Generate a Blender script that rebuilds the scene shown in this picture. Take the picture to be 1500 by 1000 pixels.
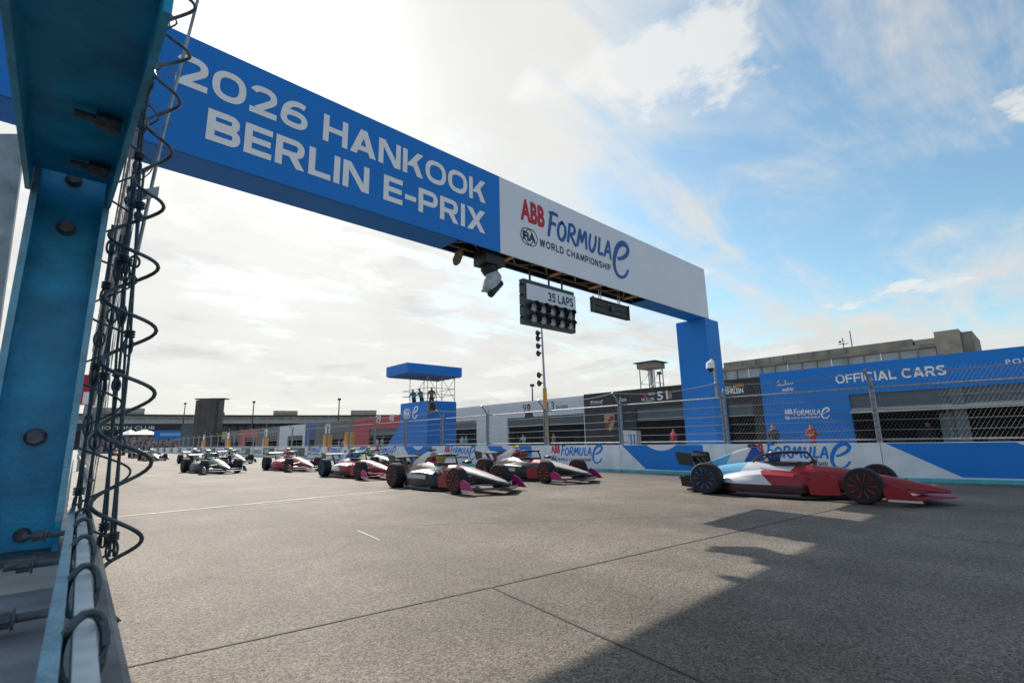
import bpy, math, random
from mathutils import Vector, Matrix
random.seed(7)
R = math.radians
SC = bpy.context.scene
for o in list(bpy.data.objects): bpy.data.objects.remove(o)
COL = SC.collection

# ---------------------------------------------------------------- camera
F_PX, YAW, PITCH, ROLL, CAM_H = 715.66, 42.756, 11.2555, -1.2, 1.31
def _basis():
    y, p, r = R(YAW), R(PITCH), R(ROLL)
    fw = Vector((math.sin(y)*math.cos(p), math.cos(y)*math.cos(p), math.sin(p)))
    rt = Vector((math.cos(y), -math.sin(y), 0)); up = rt.cross(fw)
    return fw, math.cos(r)*rt+math.sin(r)*up, -math.sin(r)*rt+math.cos(r)*up
FW, RT, UP = _basis()
CAMP = Vector((0, 0, CAM_H))
def hit(px, py, axis, val):                       # a photo pixel meets the plane axis = val
    d = FW+((px-750)/F_PX)*RT-((py-500)/F_PX)*UP
    return CAMP+d*((val-CAMP[axis])/d[axis])
cd = bpy.data.cameras.new('camera'); cam = bpy.data.objects.new('camera', cd); COL.objects.link(cam)
cd.sensor_width = 36; cd.lens = 36*F_PX/1500; cd.clip_start = .05; cd.clip_end = 6000
m = Matrix((RT, UP, -FW)).transposed().to_4x4(); m.translation = CAMP; cam.matrix_world = m
cd.dof.use_dof = True; cd.dof.focus_distance = 14; cd.dof.aperture_fstop = 6.3
SC.camera = cam

# ---------------------------------------------------------------- light
SUN_EL, SUN_AZ = R(38.3), R(14.4)                 # azimuth from +Y towards +X
sd = Vector((math.sin(SUN_AZ)*math.cos(SUN_EL), math.cos(SUN_AZ)*math.cos(SUN_EL), math.sin(SUN_EL)))
ld = bpy.data.lights.new('sun', 'SUN'); ld.energy = 4.2; ld.angle = R(.55); ld.color = (1, .93, .83)
sun = bpy.data.objects.new('sun', ld); COL.objects.link(sun); sun.rotation_euler = sd.to_track_quat('Z', 'Y').to_euler()
sun.location = (0, 40, 40)
W = bpy.data.worlds.new('World'); SC.world = W; W.use_nodes = True
def world():
    nt = W.node_tree; N = nt.nodes; L = nt.links; N.clear()
    def math_(op, a, b=None, clamp=False):
        n = N.new('ShaderNodeMath'); n.operation = op; n.use_clamp = clamp
        for i, v in enumerate((a, b)):
            if v is None: continue
            if isinstance(v, (int, float)): n.inputs[i].default_value = v
            else: L.new(v, n.inputs[i])
        return n.outputs[0]
    sky = N.new('ShaderNodeTexSky'); sky.sky_type = 'NISHITA'; sky.sun_disc = False
    sky.sun_elevation = SUN_EL; sky.sun_rotation = SUN_AZ; sky.dust_density = 1.2; sky.air_density = 1.0; sky.ozone_density = .8
    tc = N.new('ShaderNodeTexCoord'); sp = N.new('ShaderNodeSeparateXYZ'); L.new(tc.outputs['Generated'], sp.inputs[0])
    zc = math_('MAXIMUM', sp.outputs[2], 0.0)
    den = math_('ADD', zc, .12)
    cb = N.new('ShaderNodeCombineXYZ'); L.new(math_('DIVIDE', sp.outputs[0], den), cb.inputs[0]); L.new(math_('DIVIDE', sp.outputs[1], den), cb.inputs[1])
    def fbm(scale, rot, sx, det, rough, dist, off):
        mp = N.new('ShaderNodeMapping'); mp.inputs['Scale'].default_value = (1, sx, 1); mp.inputs['Rotation'].default_value = (0, 0, rot); mp.inputs['Location'].default_value = (off, off*.7, 0)
        L.new(cb.outputs[0], mp.inputs[0])
        n = N.new('ShaderNodeTexNoise'); n.inputs['Scale'].default_value = scale; n.inputs['Detail'].default_value = det; n.inputs['Roughness'].default_value = rough; n.inputs['Distortion'].default_value = dist
        L.new(mp.outputs[0], n.inputs['Vector']); return n.outputs['Fac']
    big = fbm(.8, .5, 1.0, 8, .6, .5, 3.1)       # big banks
    puff = fbm(1.7, .2, 1.0, 10, .62, .2, 7.7)      # cumulus detail
    wisp = fbm(.9, 1.25, 3.6, 10, .62, 1.2, 1.3)       # drawn-out cirrus
    dt = N.new('ShaderNodeVectorMath'); dt.operation = 'DOT_PRODUCT'; L.new(tc.outputs['Generated'], dt.inputs[0]); dt.inputs[1].default_value = sd
    cosang = math_('MAXIMUM', dt.outputs['Value'], 0.0)
    aure = math_('POWER', cosang, 5.0); core = math_('POWER', cosang, 90.0)
    low = math_('POWER', math_('SUBTRACT', 1.0, zc, True), 6.0)          # thick air near the horizon
    s = math_('ADD', math_('MULTIPLY', big, .8), math_('ADD', math_('MULTIPLY', puff, .7), math_('MULTIPLY', wisp, .85)))
    s = math_('ADD', s, math_('ADD', math_('MULTIPLY', aure, .62), math_('MULTIPLY', low, .85)))
    mr = N.new('ShaderNodeMapRange'); mr.interpolation_type = 'SMOOTHSTEP'; L.new(s, mr.inputs[0])
    mr.inputs[1].default_value = 1.17; mr.inputs[2].default_value = 1.66
    mr2 = N.new('ShaderNodeMapRange'); mr2.interpolation_type = 'SMOOTHSTEP'; L.new(math_('ADD', fbm(1.25, .9, 1.0, 12, .58, .15, 12.4), math_('MULTIPLY', big, .35)), mr2.inputs[0]); mr2.inputs[1].default_value = .735; mr2.inputs[2].default_value = .80
    cum = mr2.outputs[0]
    mask = math_('MULTIPLY', math_('MAXIMUM', mr.outputs[0], math_('MULTIPLY', cum, .85)), .96)
    mp3 = N.new('ShaderNodeMapping'); mp3.inputs['Scale'].default_value = (1, 1, 4.2); L.new(tc.outputs['Generated'], mp3.inputs[0])
    n3 = N.new('ShaderNodeTexNoise'); n3.inputs['Scale'].default_value = 5.2; n3.inputs['Detail'].default_value = 8; n3.inputs['Roughness'].default_value = .5; L.new(mp3.outputs[0], n3.inputs['Vector'])
    mr3 = N.new('ShaderNodeMapRange'); mr3.interpolation_type = 'SMOOTHSTEP'; L.new(n3.outputs['Fac'], mr3.inputs[0]); mr3.inputs[1].default_value = .56; mr3.inputs[2].default_value = .68
    band = math_('MULTIPLY', mr3.outputs[0], math_('SUBTRACT', 1.0, math_('MULTIPLY', zc, 1.8), True))
    # cloud radiance: white, greyer where thick and away from the sun
    gm = N.new('ShaderNodeMapRange'); L.new(math_('ADD', math_('MULTIPLY', puff, .6), math_('MULTIPLY', big, .4)), gm.inputs[0])
    gm.inputs[1].default_value = .38; gm.inputs[2].default_value = .66; gm.inputs[3].default_value = .64; gm.inputs[4].default_value = .56
    br = math_('ADD', gm.outputs[0], math_('ADD', math_('MULTIPLY', aure, .12), math_('MULTIPLY', core, .7)))
    br = math_('ADD', br, math_('MULTIPLY', cum, .07)); br = math_('MULTIPLY', br, math_('SUBTRACT', 1.0, math_('MULTIPLY', band, .22)))
    cc = N.new('ShaderNodeCombineXYZ')
    L.new(br, cc.inputs[0]); L.new(math_('MULTIPLY', br, .985), cc.inputs[1]); L.new(math_('MULTIPLY', br, math_('ADD', math_('MULTIPLY', band, .06), .945)), cc.inputs[2])
    sk = N.new('ShaderNodeVectorMath'); sk.operation = 'SCALE'; L.new(sky.outputs[0], sk.inputs[0]); sk.inputs['Scale'].default_value = .14
    mx = N.new('ShaderNodeMix'); mx.data_type = 'RGBA'; tint = N.new('ShaderNodeVectorMath'); tint.operation = 'MULTIPLY'; L.new(sk.outputs[0], tint.inputs[0]); tint.inputs[1].default_value = (.80, 1.0, .96); L.new(mask, mx.inputs['Factor']); L.new(tint.outputs[0], mx.inputs['A']); L.new(cc.outputs[0], mx.inputs['B'])
    bg = N.new('ShaderNodeBackground'); L.new(mx.outputs['Result'], bg.inputs[0]); bg.inputs[1].default_value = 1.0
    out = N.new('ShaderNodeOutputWorld'); L.new(bg.outputs[0], out.inputs[0])
world()
VS = SC.view_settings; VS.view_transform = 'Standard'; VS.look = 'None'; VS.exposure = 0.36; VS.gamma = 1

# ---------------------------------------------------------------- materials
MATS = {}
def mat(name, col, rough=.55, metal=0, var=.08, scale=3, bump=0, bscale=40, coat=0, emit=0):
    if name in MATS: return MATS[name]
    M = bpy.data.materials.new(name); M.use_nodes = True; nt = M.node_tree; N = nt.nodes; L = nt.links
    b = N['Principled BSDF']; b.inputs['Roughness'].default_value = rough; b.inputs['Metallic'].default_value = metal
    b.inputs['Coat Weight'].default_value = coat
    tc = N.new('ShaderNodeTexCoord'); n = N.new('ShaderNodeTexNoise'); n.inputs['Scale'].default_value = scale; n.inputs['Detail'].default_value = 6
    L.new(tc.outputs['Object'], n.inputs['Vector'])
    mr = N.new('ShaderNodeMapRange'); L.new(n.outputs['Fac'], mr.inputs[0]); mr.inputs[1].default_value = .3; mr.inputs[2].default_value = .7
    mr.inputs[3].default_value = 1-var; mr.inputs[4].default_value = 1+var
    v = N.new('ShaderNodeVectorMath'); v.operation = 'SCALE'; v.inputs[0].default_value = col[:3]; L.new(mr.outputs[0], v.inputs['Scale'])
    L.new(v.outputs[0], b.inputs['Base Color'])
    if emit:
        b.inputs['Emission Color'].default_value = (*col[:3], 1); b.inputs['Emission Strength'].default_value = emit
    if bump:
        n2 = N.new('ShaderNodeTexNoise'); n2.inputs['Scale'].default_value = bscale; n2.inputs['Detail'].default_value = 4; L.new(tc.outputs['Object'], n2.inputs['Vector'])
        bp = N.new('ShaderNodeBump'); bp.inputs['Strength'].default_value = bump; bp.inputs['Distance'].default_value = .01
        L.new(n2.outputs['Fac'], bp.inputs['Height']); L.new(bp.outputs[0], b.inputs['Normal'])
    MATS[name] = M; return M
def livery(name, stops, low=(.015, .015, .018), zlow=.2, slant=.8, flank=None):
    """car paint: bands of colour along the car (y), dark below zlow"""
    M = bpy.data.materials.new(name); M.use_nodes = True; nt = M.node_tree; N = nt.nodes; L = nt.links
    b = N['Principled BSDF']; b.inputs['Roughness'].default_value = .42; b.inputs['Coat Weight'].default_value = .22; b.inputs['Coat Roughness'].default_value = .15
    tc = N.new('ShaderNodeTexCoord'); sp = N.new('ShaderNodeSeparateXYZ'); L.new(tc.outputs['Object'], sp.inputs[0])
    a = N.new('ShaderNodeMath'); a.operation = 'MULTIPLY_ADD'; L.new(sp.outputs[2], a.inputs[0]); a.inputs[1].default_value = slant; L.new(sp.outputs[1], a.inputs[2])
    mr = N.new('ShaderNodeMapRange'); L.new(a.outputs[0], mr.inputs[0]); mr.inputs[1].default_value = -1.2; mr.inputs[2].default_value = 4.8
    rp = N.new('ShaderNodeValToRGB'); rp.color_ramp.interpolation = 'CONSTANT'; e = rp.color_ramp.elements
    for i, (y, c) in enumerate(stops):
        p = min(1, max(0, (y+1.2)/6))
        el = e[0] if i == 0 else (e[1] if i == 1 else e.new(p))
        el.position = p; el.color = (*c, 1)
    L.new(mr.outputs[0], rp.inputs[0])
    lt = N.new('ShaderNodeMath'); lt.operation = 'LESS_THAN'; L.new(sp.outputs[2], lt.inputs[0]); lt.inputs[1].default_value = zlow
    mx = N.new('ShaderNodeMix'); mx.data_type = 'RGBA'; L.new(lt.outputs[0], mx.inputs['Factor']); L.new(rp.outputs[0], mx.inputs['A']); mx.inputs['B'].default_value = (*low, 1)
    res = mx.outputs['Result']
    if flank:                                             # upper faces keep the bands, the flanks have a colour of their own
        s2 = N.new('ShaderNodeSeparateXYZ'); L.new(tc.outputs['Normal'], s2.inputs[0]); l2 = N.new('ShaderNodeMath'); l2.operation = 'LESS_THAN'; L.new(s2.outputs[2], l2.inputs[0]); l2.inputs[1].default_value = .55
        m2 = N.new('ShaderNodeMix'); m2.data_type = 'RGBA'; L.new(l2.outputs[0], m2.inputs['Factor']); L.new(res, m2.inputs['A']); m2.inputs['B'].default_value = (*flank, 1); res = m2.outputs['Result']
    L.new(res, b.inputs['Base Color']); return M
BLUE = (.001, .20, .66)
M_blue = mat('blue_print', BLUE, .6, var=.05, scale=.7, bump=.05, bscale=3)
M_white = mat('white_print', (.80, .84, .90), .6, var=.04, scale=.6, bump=.05, bscale=3)
M_letter = mat('white_lettering', (.92, .92, .92), .5, var=.02)
M_red = mat('red_print', (.55, .012, .03), .5, var=.04)
M_navy = mat('navy_print', (.012, .02, .07), .5, var=.04)
M_black = mat('black_paint', (.018, .018, .02), .5, var=.15)
M_dark = mat('dark_metal', (.05, .055, .06), .45, .5, var=.2, scale=9)
M_galv = mat('galvanised_steel', (.36, .38, .40), .5, .6, var=.3, scale=14, bump=.15, bscale=60)
M_wire = mat('fence_wire', (.22, .23, .24), .6, .2, var=.15)
M_mesh = mat('mesh_wire', (.17, .18, .19), .7, .0, var=.15)
M_ropewire = mat('weathered_wire', (.085, .11, .125), .42, .7, var=.3, scale=30, bump=.2, bscale=160)
M_teal = mat('teal_steel_paint', (.006, .30, .52), .40, var=.35, scale=7, bump=.25, bscale=45)
M_teal_l = mat('worn_and_highlit_blue_steel', (.16, .36, .48), .4, .3, var=.25, scale=16, bump=.25, bscale=80)
M_rust = mat('old_bolt', (.13, .14, .15), .6, .5, var=.4, scale=40, bump=.5, bscale=120)
M_conc = mat('barrier_concrete', (.36, .34, .31), .85, var=.25, scale=5, bump=.4, bscale=60)
M_conc_d = mat('barrier_concrete_shaded', (.17, .18, .20), .75, var=.45, scale=6, bump=.4, bscale=50)  # darker bluish copy of the barrier concrete, shade put into the colour
M_foot = mat('turquoise_base_paint', (.10, .50, .55), .6, var=.2)
M_tyre = mat('tyre_rubber', (.016, .016, .017), .8, var=.2, scale=12)
M_carbon = mat('carbon_fibre', (.012, .012, .014), .35, var=.2, scale=20, coat=.3)
M_yellow = mat('yellow_paint', (.72, .33, .02), .5, var=.15)
M_stone = mat('limestone', (.38, .34, .27), .85, var=.22, scale=.6, bump=.3, bscale=4)
M_stone2 = mat('weathered_limestone', (.29, .27, .22), .85, var=.3, scale=.5, bump=.3, bscale=4)
M_glass = mat('window_glass', (.30, .37, .43), .12, .0, var=.3, scale=.35, coat=.4)
M_grey = mat('grey_panel', (.17, .17, .175), .6, var=.1)
M_slate = mat('slate_shutter', (.10, .125, .15), .5, var=.12)
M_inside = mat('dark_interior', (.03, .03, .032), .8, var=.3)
M_truss = mat('truss_aluminium', (.20, .16, .12), .4, .5, var=.3, scale=10)
M_lens = mat('signal_lens', (.32, .34, .37), .18, var=.2, coat=.6)
M_skin = mat('skin', (.42, .25, .17), .6, var=.08)

# ---------------------------------------------------------------- mesh tools
class MB:
    def __init__(s): s.v = []; s.f = []; s.mi = []
    def add(s, vs, fs, mi=0):
        k = len(s.v); s.v += [tuple(v) for v in vs]; s.f += [tuple(i+k for i in f) for f in fs]; s.mi += [mi]*len(fs)
    def box(s, x0, x1, y0, y1, z0, z1, mi=0):
        s.add([(x0,y0,z0),(x1,y0,z0),(x1,y1,z0),(x0,y1,z0),(x0,y0,z1),(x1,y0,z1),(x1,y1,z1),(x0,y1,z1)],
              [(0,3,2,1),(4,5,6,7),(0,1,5,4),(1,2,6,5),(2,3,7,6),(3,0,4,7)], mi); return s
    def loft(s, rings, cap=True, closed=True, mi=0):
        n = len(rings[0]); k = len(s.v); fs = []
        for i in range(len(rings)-1):
            for j in range(n if closed else n-1):
                a, b = i*n+j, i*n+(j+1) % n; fs.append((a, b, b+n, a+n))
        if cap: fs.append(tuple(range(n-1, -1, -1))); fs.append(tuple((len(rings)-1)*n+j for j in range(n)))
        s.add([p for r in rings for p in r], fs, mi); return s
    def tube(s, pts, r, n=6, closed=False, mi=0):
        P = [Vector(p) for p in pts]; m_ = len(P); rings = []; up = None
        for i, p in enumerate(P):
            if closed: t = P[(i+1) % m_]-P[i-1]
            else: t = P[min(i+1, m_-1)]-P[max(i-1, 0)]
            t.normalize()
            if up is None: up = Vector((0,0,1)) if abs(t.z) < .9 else Vector((1,0,0))
            a = t.cross(up); a = a.normalized() if a.length > 1e-6 else t.orthogonal().normalized()
            b = a.cross(t).normalized(); up = b
            rr = r[i] if isinstance(r, (list, tuple)) else r
            rings.append([p+a*(rr*math.cos(2*math.pi*k/n))+b*(rr*math.sin(2*math.pi*k/n)) for k in range(n)])
        if closed: rings.append(rings[0]); s.loft(rings, False, mi=mi)
        else: s.loft(rings, True, mi=mi)
        return s
    def prism(s, poly, axis, a, b, mi=0):                # outline extruded along an axis
        def P(u, v, w): return {0: (w, u, v), 1: (u, w, v), 2: (u, v, w)}[axis]
        n = len(poly)
        s.add([P(u, v, a) for u, v in poly]+[P(u, v, b) for u, v in poly],
              [tuple(range(n)), tuple(range(2*n-1, n-1, -1))]+[(i, i+n, (i+1) % n+n, (i+1) % n) for i in range(n)], mi); return s
    def lathe(s, prof, c, axis, n=20, mi=0):             # prof: (radius, offset along axis)
        c = Vector(c); ax = [Vector((1,0,0)), Vector((0,1,0)), Vector((0,0,1))]
        d, u, w = ax[axis], ax[(axis+1) % 3], ax[(axis+2) % 3]
        s.loft([[c+d*o+u*(r*math.cos(2*math.pi*k/n))+w*(r*math.sin(2*math.pi*k/n)) for k in range(n)] for r, o in prof], True, mi=mi); return s
    def mesh(s, name, smooth=False):
        me = bpy.data.meshes.new(name); me.from_pydata(s.v, [], s.f)
        import bmesh
        bm = bmesh.new(); bm.from_mesh(me); bmesh.ops.recalc_face_normals(bm, faces=bm.faces); bm.to_mesh(me); bm.free()
        for i, p in enumerate(me.polygons): p.use_smooth = smooth; p.material_index = s.mi[i] if i < len(s.mi) else 0
        return me
    def build(s, name, material, parent=None, smooth=False):
        me = s.mesh(name, smooth)
        for q in (material if isinstance(material, (list, tuple)) else [material]): me.materials.append(q)
        if smooth:
            try: me.set_sharp_from_angle(angle=R(38))
            except Exception: pass
        return link(name, me, parent)
def link(name, me, parent=None):
    o = bpy.data.objects.new(name, me); COL.objects.link(o); o.parent = parent; return o
def tag(o, label=None, cat=None, group=None, kind=None):
    for k, v in (('label', label), ('category', cat), ('group', group), ('kind', kind)):
        if v: o[k] = v
    return o
def thing(name, label, cat, loc=(0,0,0), rz=0, group=None):
    o = bpy.data.objects.new(name, None); COL.objects.link(o); o.location = loc; o.rotation_euler = (0, 0, rz); o.empty_display_size = .2
    return tag(o, label, cat, group)
def copy_tree(o, parent=None):
    c = o.copy(); COL.objects.link(c); c.parent = parent
    for ch in list(o.children): copy_tree(ch, c)
    return c
TXT = {}
def text_mesh(body, shear=0., bold=0., space=1.):
    k = (body, shear, bold, space)
    if k not in TXT:
        cu = bpy.data.curves.new('lettering', 'FONT'); cu.body = body; cu.shear = shear; cu.offset = bold; cu.space_character = space; cu.resolution_u = 3
        o = bpy.data.objects.new('lettering', cu); COL.objects.link(o); bpy.context.view_layer.update()
        me = bpy.data.meshes.new_from_object(o.evaluated_get(bpy.context.evaluated_depsgraph_get()))
        bpy.data.objects.remove(o)
        xs = [v.co.x for v in me.vertices]; ys = [v.co.y for v in me.vertices]
        x0, x1, y0, y1 = min(xs), max(xs), min(ys), max(ys)
        for v in me.vertices: v.co = ((v.co.x-x0)/(x1-x0), 0, (v.co.y-y0)/(y1-y0))
        me.materials.clear(); TXT[k] = me
    return TXT[k]
def lettering(body, parent, x0, x1, z0, z1, material, y=-.006, shear=0., bold=.0, space=1., name='lettering'):
    src = text_mesh(body, shear, bold, space); me = src.copy(); me.materials.append(material)
    o = link(name, me, parent); o.location = (x0, y, z0); o.scale = (x1-x0, 1, z1-z0); return o
def ribbon(pts, widths):                                  # flat brush stroke in the XZ plane
    P = [Vector((a, 0, b)) for a, b in pts]; A = []; B = []
    for i, p in enumerate(P):
        t = (P[min(i+1, len(P)-1)]-P[max(i-1, 0)]).normalized(); nrm = Vector((-t.z, 0, t.x)); w = widths[i] if isinstance(widths, (list, tuple)) else widths
        A.append(p+nrm*w/2); B.append(p-nrm*w/2)
    n = len(P); return A+B, [(i, i+1, n+i+1, n+i) for i in range(n-1)]
def smooth_pts(pts, k=5):
    out = []
    for i in range(len(pts)-1):
        p0, p1, p2, p3 = [Vector((*pts[max(0, min(len(pts)-1, j))], 0)) for j in (i-1, i, i+1, i+2)]
        for s_ in range(k):
            t = s_/k; q = .5*((2*p1)+(p2-p0)*t+(2*p0-5*p1+4*p2-p3)*t*t+(3*p1-p0-3*p2+p3)*t**3); out.append((q.x, q.y))
    return out+[tuple(pts[-1])]
def annulus(mb, cx, cz, r0, r1, n=24):
    k = [2*math.pi*i/n for i in range(n)]
    mb.add([(cx+r0*math.cos(a), 0, cz+r0*math.sin(a)) for a in k]+[(cx+r1*math.cos(a), 0, cz+r1*math.sin(a)) for a in k],
           [(i, (i+1) % n, n+(i+1) % n, n+i) for i in range(n)])
E_PTS = [(.30,.50),(.55,.56),(.82,.70),(.93,.86),(.84,.97),(.62,.98),(.36,.84),(.17,.58),(.10,.30),(.20,.09),(.42,.02),(.68,.10),(.88,.30)]
LOGO = {}
def logo_meshes():
    W_ = 1.0
    mb = MB(); v, f = ribbon([(.80+.20*a, .25*b) for a, b in smooth_pts(E_PTS)], [.020+.020*math.sin(math.pi*min(1, i/52)) for i in range(61)]); mb.add(v, f); LOGO['e'] = mb.mesh('script_e')
    mb = MB(); annulus(mb, .045, .052, .044, .049); annulus(mb, .075, .052, .044, .049); LOGO['ring'] = mb.mesh('ring')
logo_meshes()
def scaled(me, material, parent, x, z, s, y=-.006, name='logo'):
    q = me.copy(); q.materials.append(material); o = link(name, q, parent); o.location = (x, y, z); o.scale = (s, 1, s); return o
def race_logo(parent, x, z, w, c1, c2, c3, y=-.006):
    lettering('ABB', parent, x, x+.185*w, z+.135*w, z+.262*w, c1, y, bold=.045, space=1.02)
    brush_text('FORMULA', parent, x+.205*w, x+.80*w, z+.105*w, z+.245*w, c2, y)
    scaled(LOGO['e'], c2, parent, x, z, w, y, 'script_letter')
    scaled(LOGO['ring'], c3, parent, x, z, w, y, 'round_emblem'); lettering('FiA', parent, x+.012*w, x+.11*w, z+.028*w, z+.078*w, c3, y-.002, bold=.04)
    block_text('WORLD CHAMPIONSHIP', parent, x+.14*w, x+.78*w, z+.022*w, z+.064*w, c3, y, gap=.22)

# a wide block alphabet drawn as flat strokes, and a brush alphabet
def _arc(cx, cz, rx, rz, a0, a1, n=14, e=.8):
    out = []
    for k in range(n+1):
        a = R(a0+(a1-a0)*k/n); c, q = math.cos(a), math.sin(a); out.append((cx+rx*math.copysign(abs(c)**e, c), cz+rz*math.copysign(abs(q)**e, q)))
    return out
SW = .2
def V_(x): return ('p', [(x, 0), (x, 1)])
def H_(x0, x1, z): return ('p', [(x0, z), (x1, z)])
def D_(x0, z0, x1, z1, w=.25): return ('d', (x0, z0, x1, z1, w))
h_ = SW/2
def bowl(x1, zlo, zhi): return ('p', [(h_, zhi-h_)]+_arc(x1-(zhi-zlo)/2, (zhi+zlo)/2, (zhi-zlo)/2-h_, (zhi-zlo)/2-h_, 90, -90)+[(h_, zlo+h_)])
GL = {'H': (.88, [V_(h_), V_(.78), H_(h_, .78, .5)]), 'A': (1.0, [D_(0, 0, .375, 1), D_(.75, 0, .375, 1), H_(.22, .78, .27)]), 'N': (.92, [V_(h_), V_(.82), D_(0, 1, .66, 0, .26)]),
 'K': (.92, [V_(h_), D_(.16, .36, .64, 1, .27), D_(.64, 0, .34, .62, .27)]), 'O': (1.0, [('p', _arc(.5, .5, .5-h_, .5-h_, 90, 450, 40))]), 'B': (.84, [V_(h_), bowl(.80, .46, 1), bowl(.84, 0, .56)]),
 'E': (.74, [V_(h_), H_(h_, .74, 1-h_), H_(h_, .70, .5), H_(h_, .74, h_)]), 'F': (.72, [V_(h_), H_(h_, .72, 1-h_), H_(h_, .68, .48)]), 'R': (.88, [V_(h_), bowl(.84, .36, 1), D_(.62, 0, .36, .42, .25)]), 'L': (.70, [V_(h_), H_(h_, .70, h_)]), 'I': (.2, [V_(h_)]),
 'P': (.84, [V_(h_), bowl(.84, .34, 1)]), 'X': (.94, [D_(0, 0, .67, 1, .27), D_(.67, 0, 0, 1, .27)]), '-': (.46, [H_(0, .46, .42)]), 'C': (.94, [('p', _arc(.5, .5, .5-h_, .5-h_, 42, 318, 30))]),
 'S': (.82, [('p', smooth_pts([(.72, .80), (.56, .895), (.38, .9), (.15, .83), (.12, .68), (.30, .56), (.52, .48), (.70, .36), (.70, .19), (.52, .105), (.34, .10), (.10, .22)]))]),
 '2': (.82, [('p', _arc(.40, .68, .30, .22, 165, -25, 16)+[(.52, .42), (.22, .16)]), H_(.02, .82, h_)]), '0': (.92, [('p', _arc(.46, .5, .46-h_, .5-h_, 90, 450, 40))]),
 '6': (.86, [('p', _arc(.44, .32, .33, .22, 90, 450, 30)), ('p', smooth_pts([(.76, .86), (.56, .90), (.34, .84), (.17, .64), (.11, .36)]))]), 'W': (1.2, [D_(0, 1, .2, 0, .22), D_(.49, 1, .2, 0, .22), D_(.49, 1, .76, 0, .22), D_(.98, 1, .76, 0, .22)]), 'M': (1.02, [V_(h_), V_(.92), D_(0, 1, .39, .12, .24), D_(.78, 1, .39, .12, .24)]), 'D': (.88, [V_(h_), ('p', [(h_, 1-h_)]+_arc(.42, .5, .46-h_, .5-h_, 90, -90, 18)+[(h_, h_)])]),
 '3': (.8, [('p', _arc(.38, .73, .30, .17, 160, -90, 16)), ('p', _arc(.38, .32, .32, .22, 90, -160, 18))]), '5': (.82, [H_(.12, .76, 1-h_), ('p', [(.2, .95), (.16, .52)]), ('p', [(.14, .56)]+_arc(.40, .35, .32, .25, 100, -155, 20))]), ' ': (.34, [])}
def block_text(body, parent, x0, x1, z0, z1, material, y=-.006, gap=.10, thin=1.):
    tot = sum(GL[c][0]+gap for c in body)-gap; sx, sz = (x1-x0)/tot, z1-z0; mb = MB(); cx = 0; lay = 0
    for c in body:
        w, st = GL[c]
        for kind, d in st:
            if kind == 'p': v, f = ribbon(d, SW*thin)
            else:
                a, b, c_, e, ww = d; v, f = [Vector((a, 0, b)), Vector((a+ww, 0, b)), Vector((c_+ww, 0, e)), Vector((c_, 0, e))], [(0, 1, 2, 3)]
            mb.add([(x0+(cx+p.x)*sx, -.0006*(lay % 4), z0+p.z*sz) for p in v], f); lay += 1
        cx += w+gap
    o = mb.build('lettering', material, parent); o.location.y = y; return o
BR = {'F': (.62, [[(.30,1.0),(.20,.55),(.06,-.05)], [(.14,.98),(.45,1.03),(.74,1.0)], [(.2,.55),(.4,.58),(.58,.56)]]), 'O': (.66, [[(.42,.78),(.2,.66),(.08,.34),(.16,.06),(.36,.02),(.56,.28),(.58,.6),(.42,.78),(.3,.76)]]),
 'R': (.66, [[(.24,.82),(.16,.4),(.06,0)], [(.16,.8),(.44,.86),(.6,.7),(.5,.5),(.2,.4)], [(.28,.4),(.46,.16),(.64,-.05)]]), 'M': (.9, [[(.06,0),(.2,.45),(.34,.84)], [(.34,.84),(.36,.5),(.4,.22)], [(.4,.22),(.56,.55),(.76,.84)], [(.76,.84),(.74,.4),(.74,0)]]),
 'U': (.68, [[(.22,.82),(.1,.4),(.12,.08),(.28,.02),(.44,.2),(.58,.5),(.64,.82)], [(.64,.82),(.58,.5)]]), 'L': (.52, [[(.26,.84),(.16,.4),(.08,.04)], [(.08,.04),(.28,.06),(.46,.1)]]), 'A': (.66, [[(.02,0),(.24,.45),(.44,.84)], [(.44,.84),(.5,.45),(.54,-.05)], [(.16,.26),(.34,.3),(.52,.3)]])}
def brush_text(body, parent, x0, x1, z0, z1, material, y):
    tot = sum(BR[c][0] for c in body); sx, sz = (x1-x0)/tot, z1-z0; mb = MB(); cx = 0; lay = 0
    for c in body:
        for d in BR[c][1]:
            q = smooth_pts(d, 4); v, f = ribbon([(a*sx, b*sz) for a, b in q], [.15*sz*(.8+.25*math.sin(2.6*k/len(q)+.4)) for k in range(len(q))])
            mb.add([(x0+cx*sx+p.x, -.0006*(lay % 3), z0+p.z) for p in v], f); lay += 1
        cx += BR[c][0]
    o = mb.build('lettering', material, parent); o.location.y = y; return o

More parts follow.
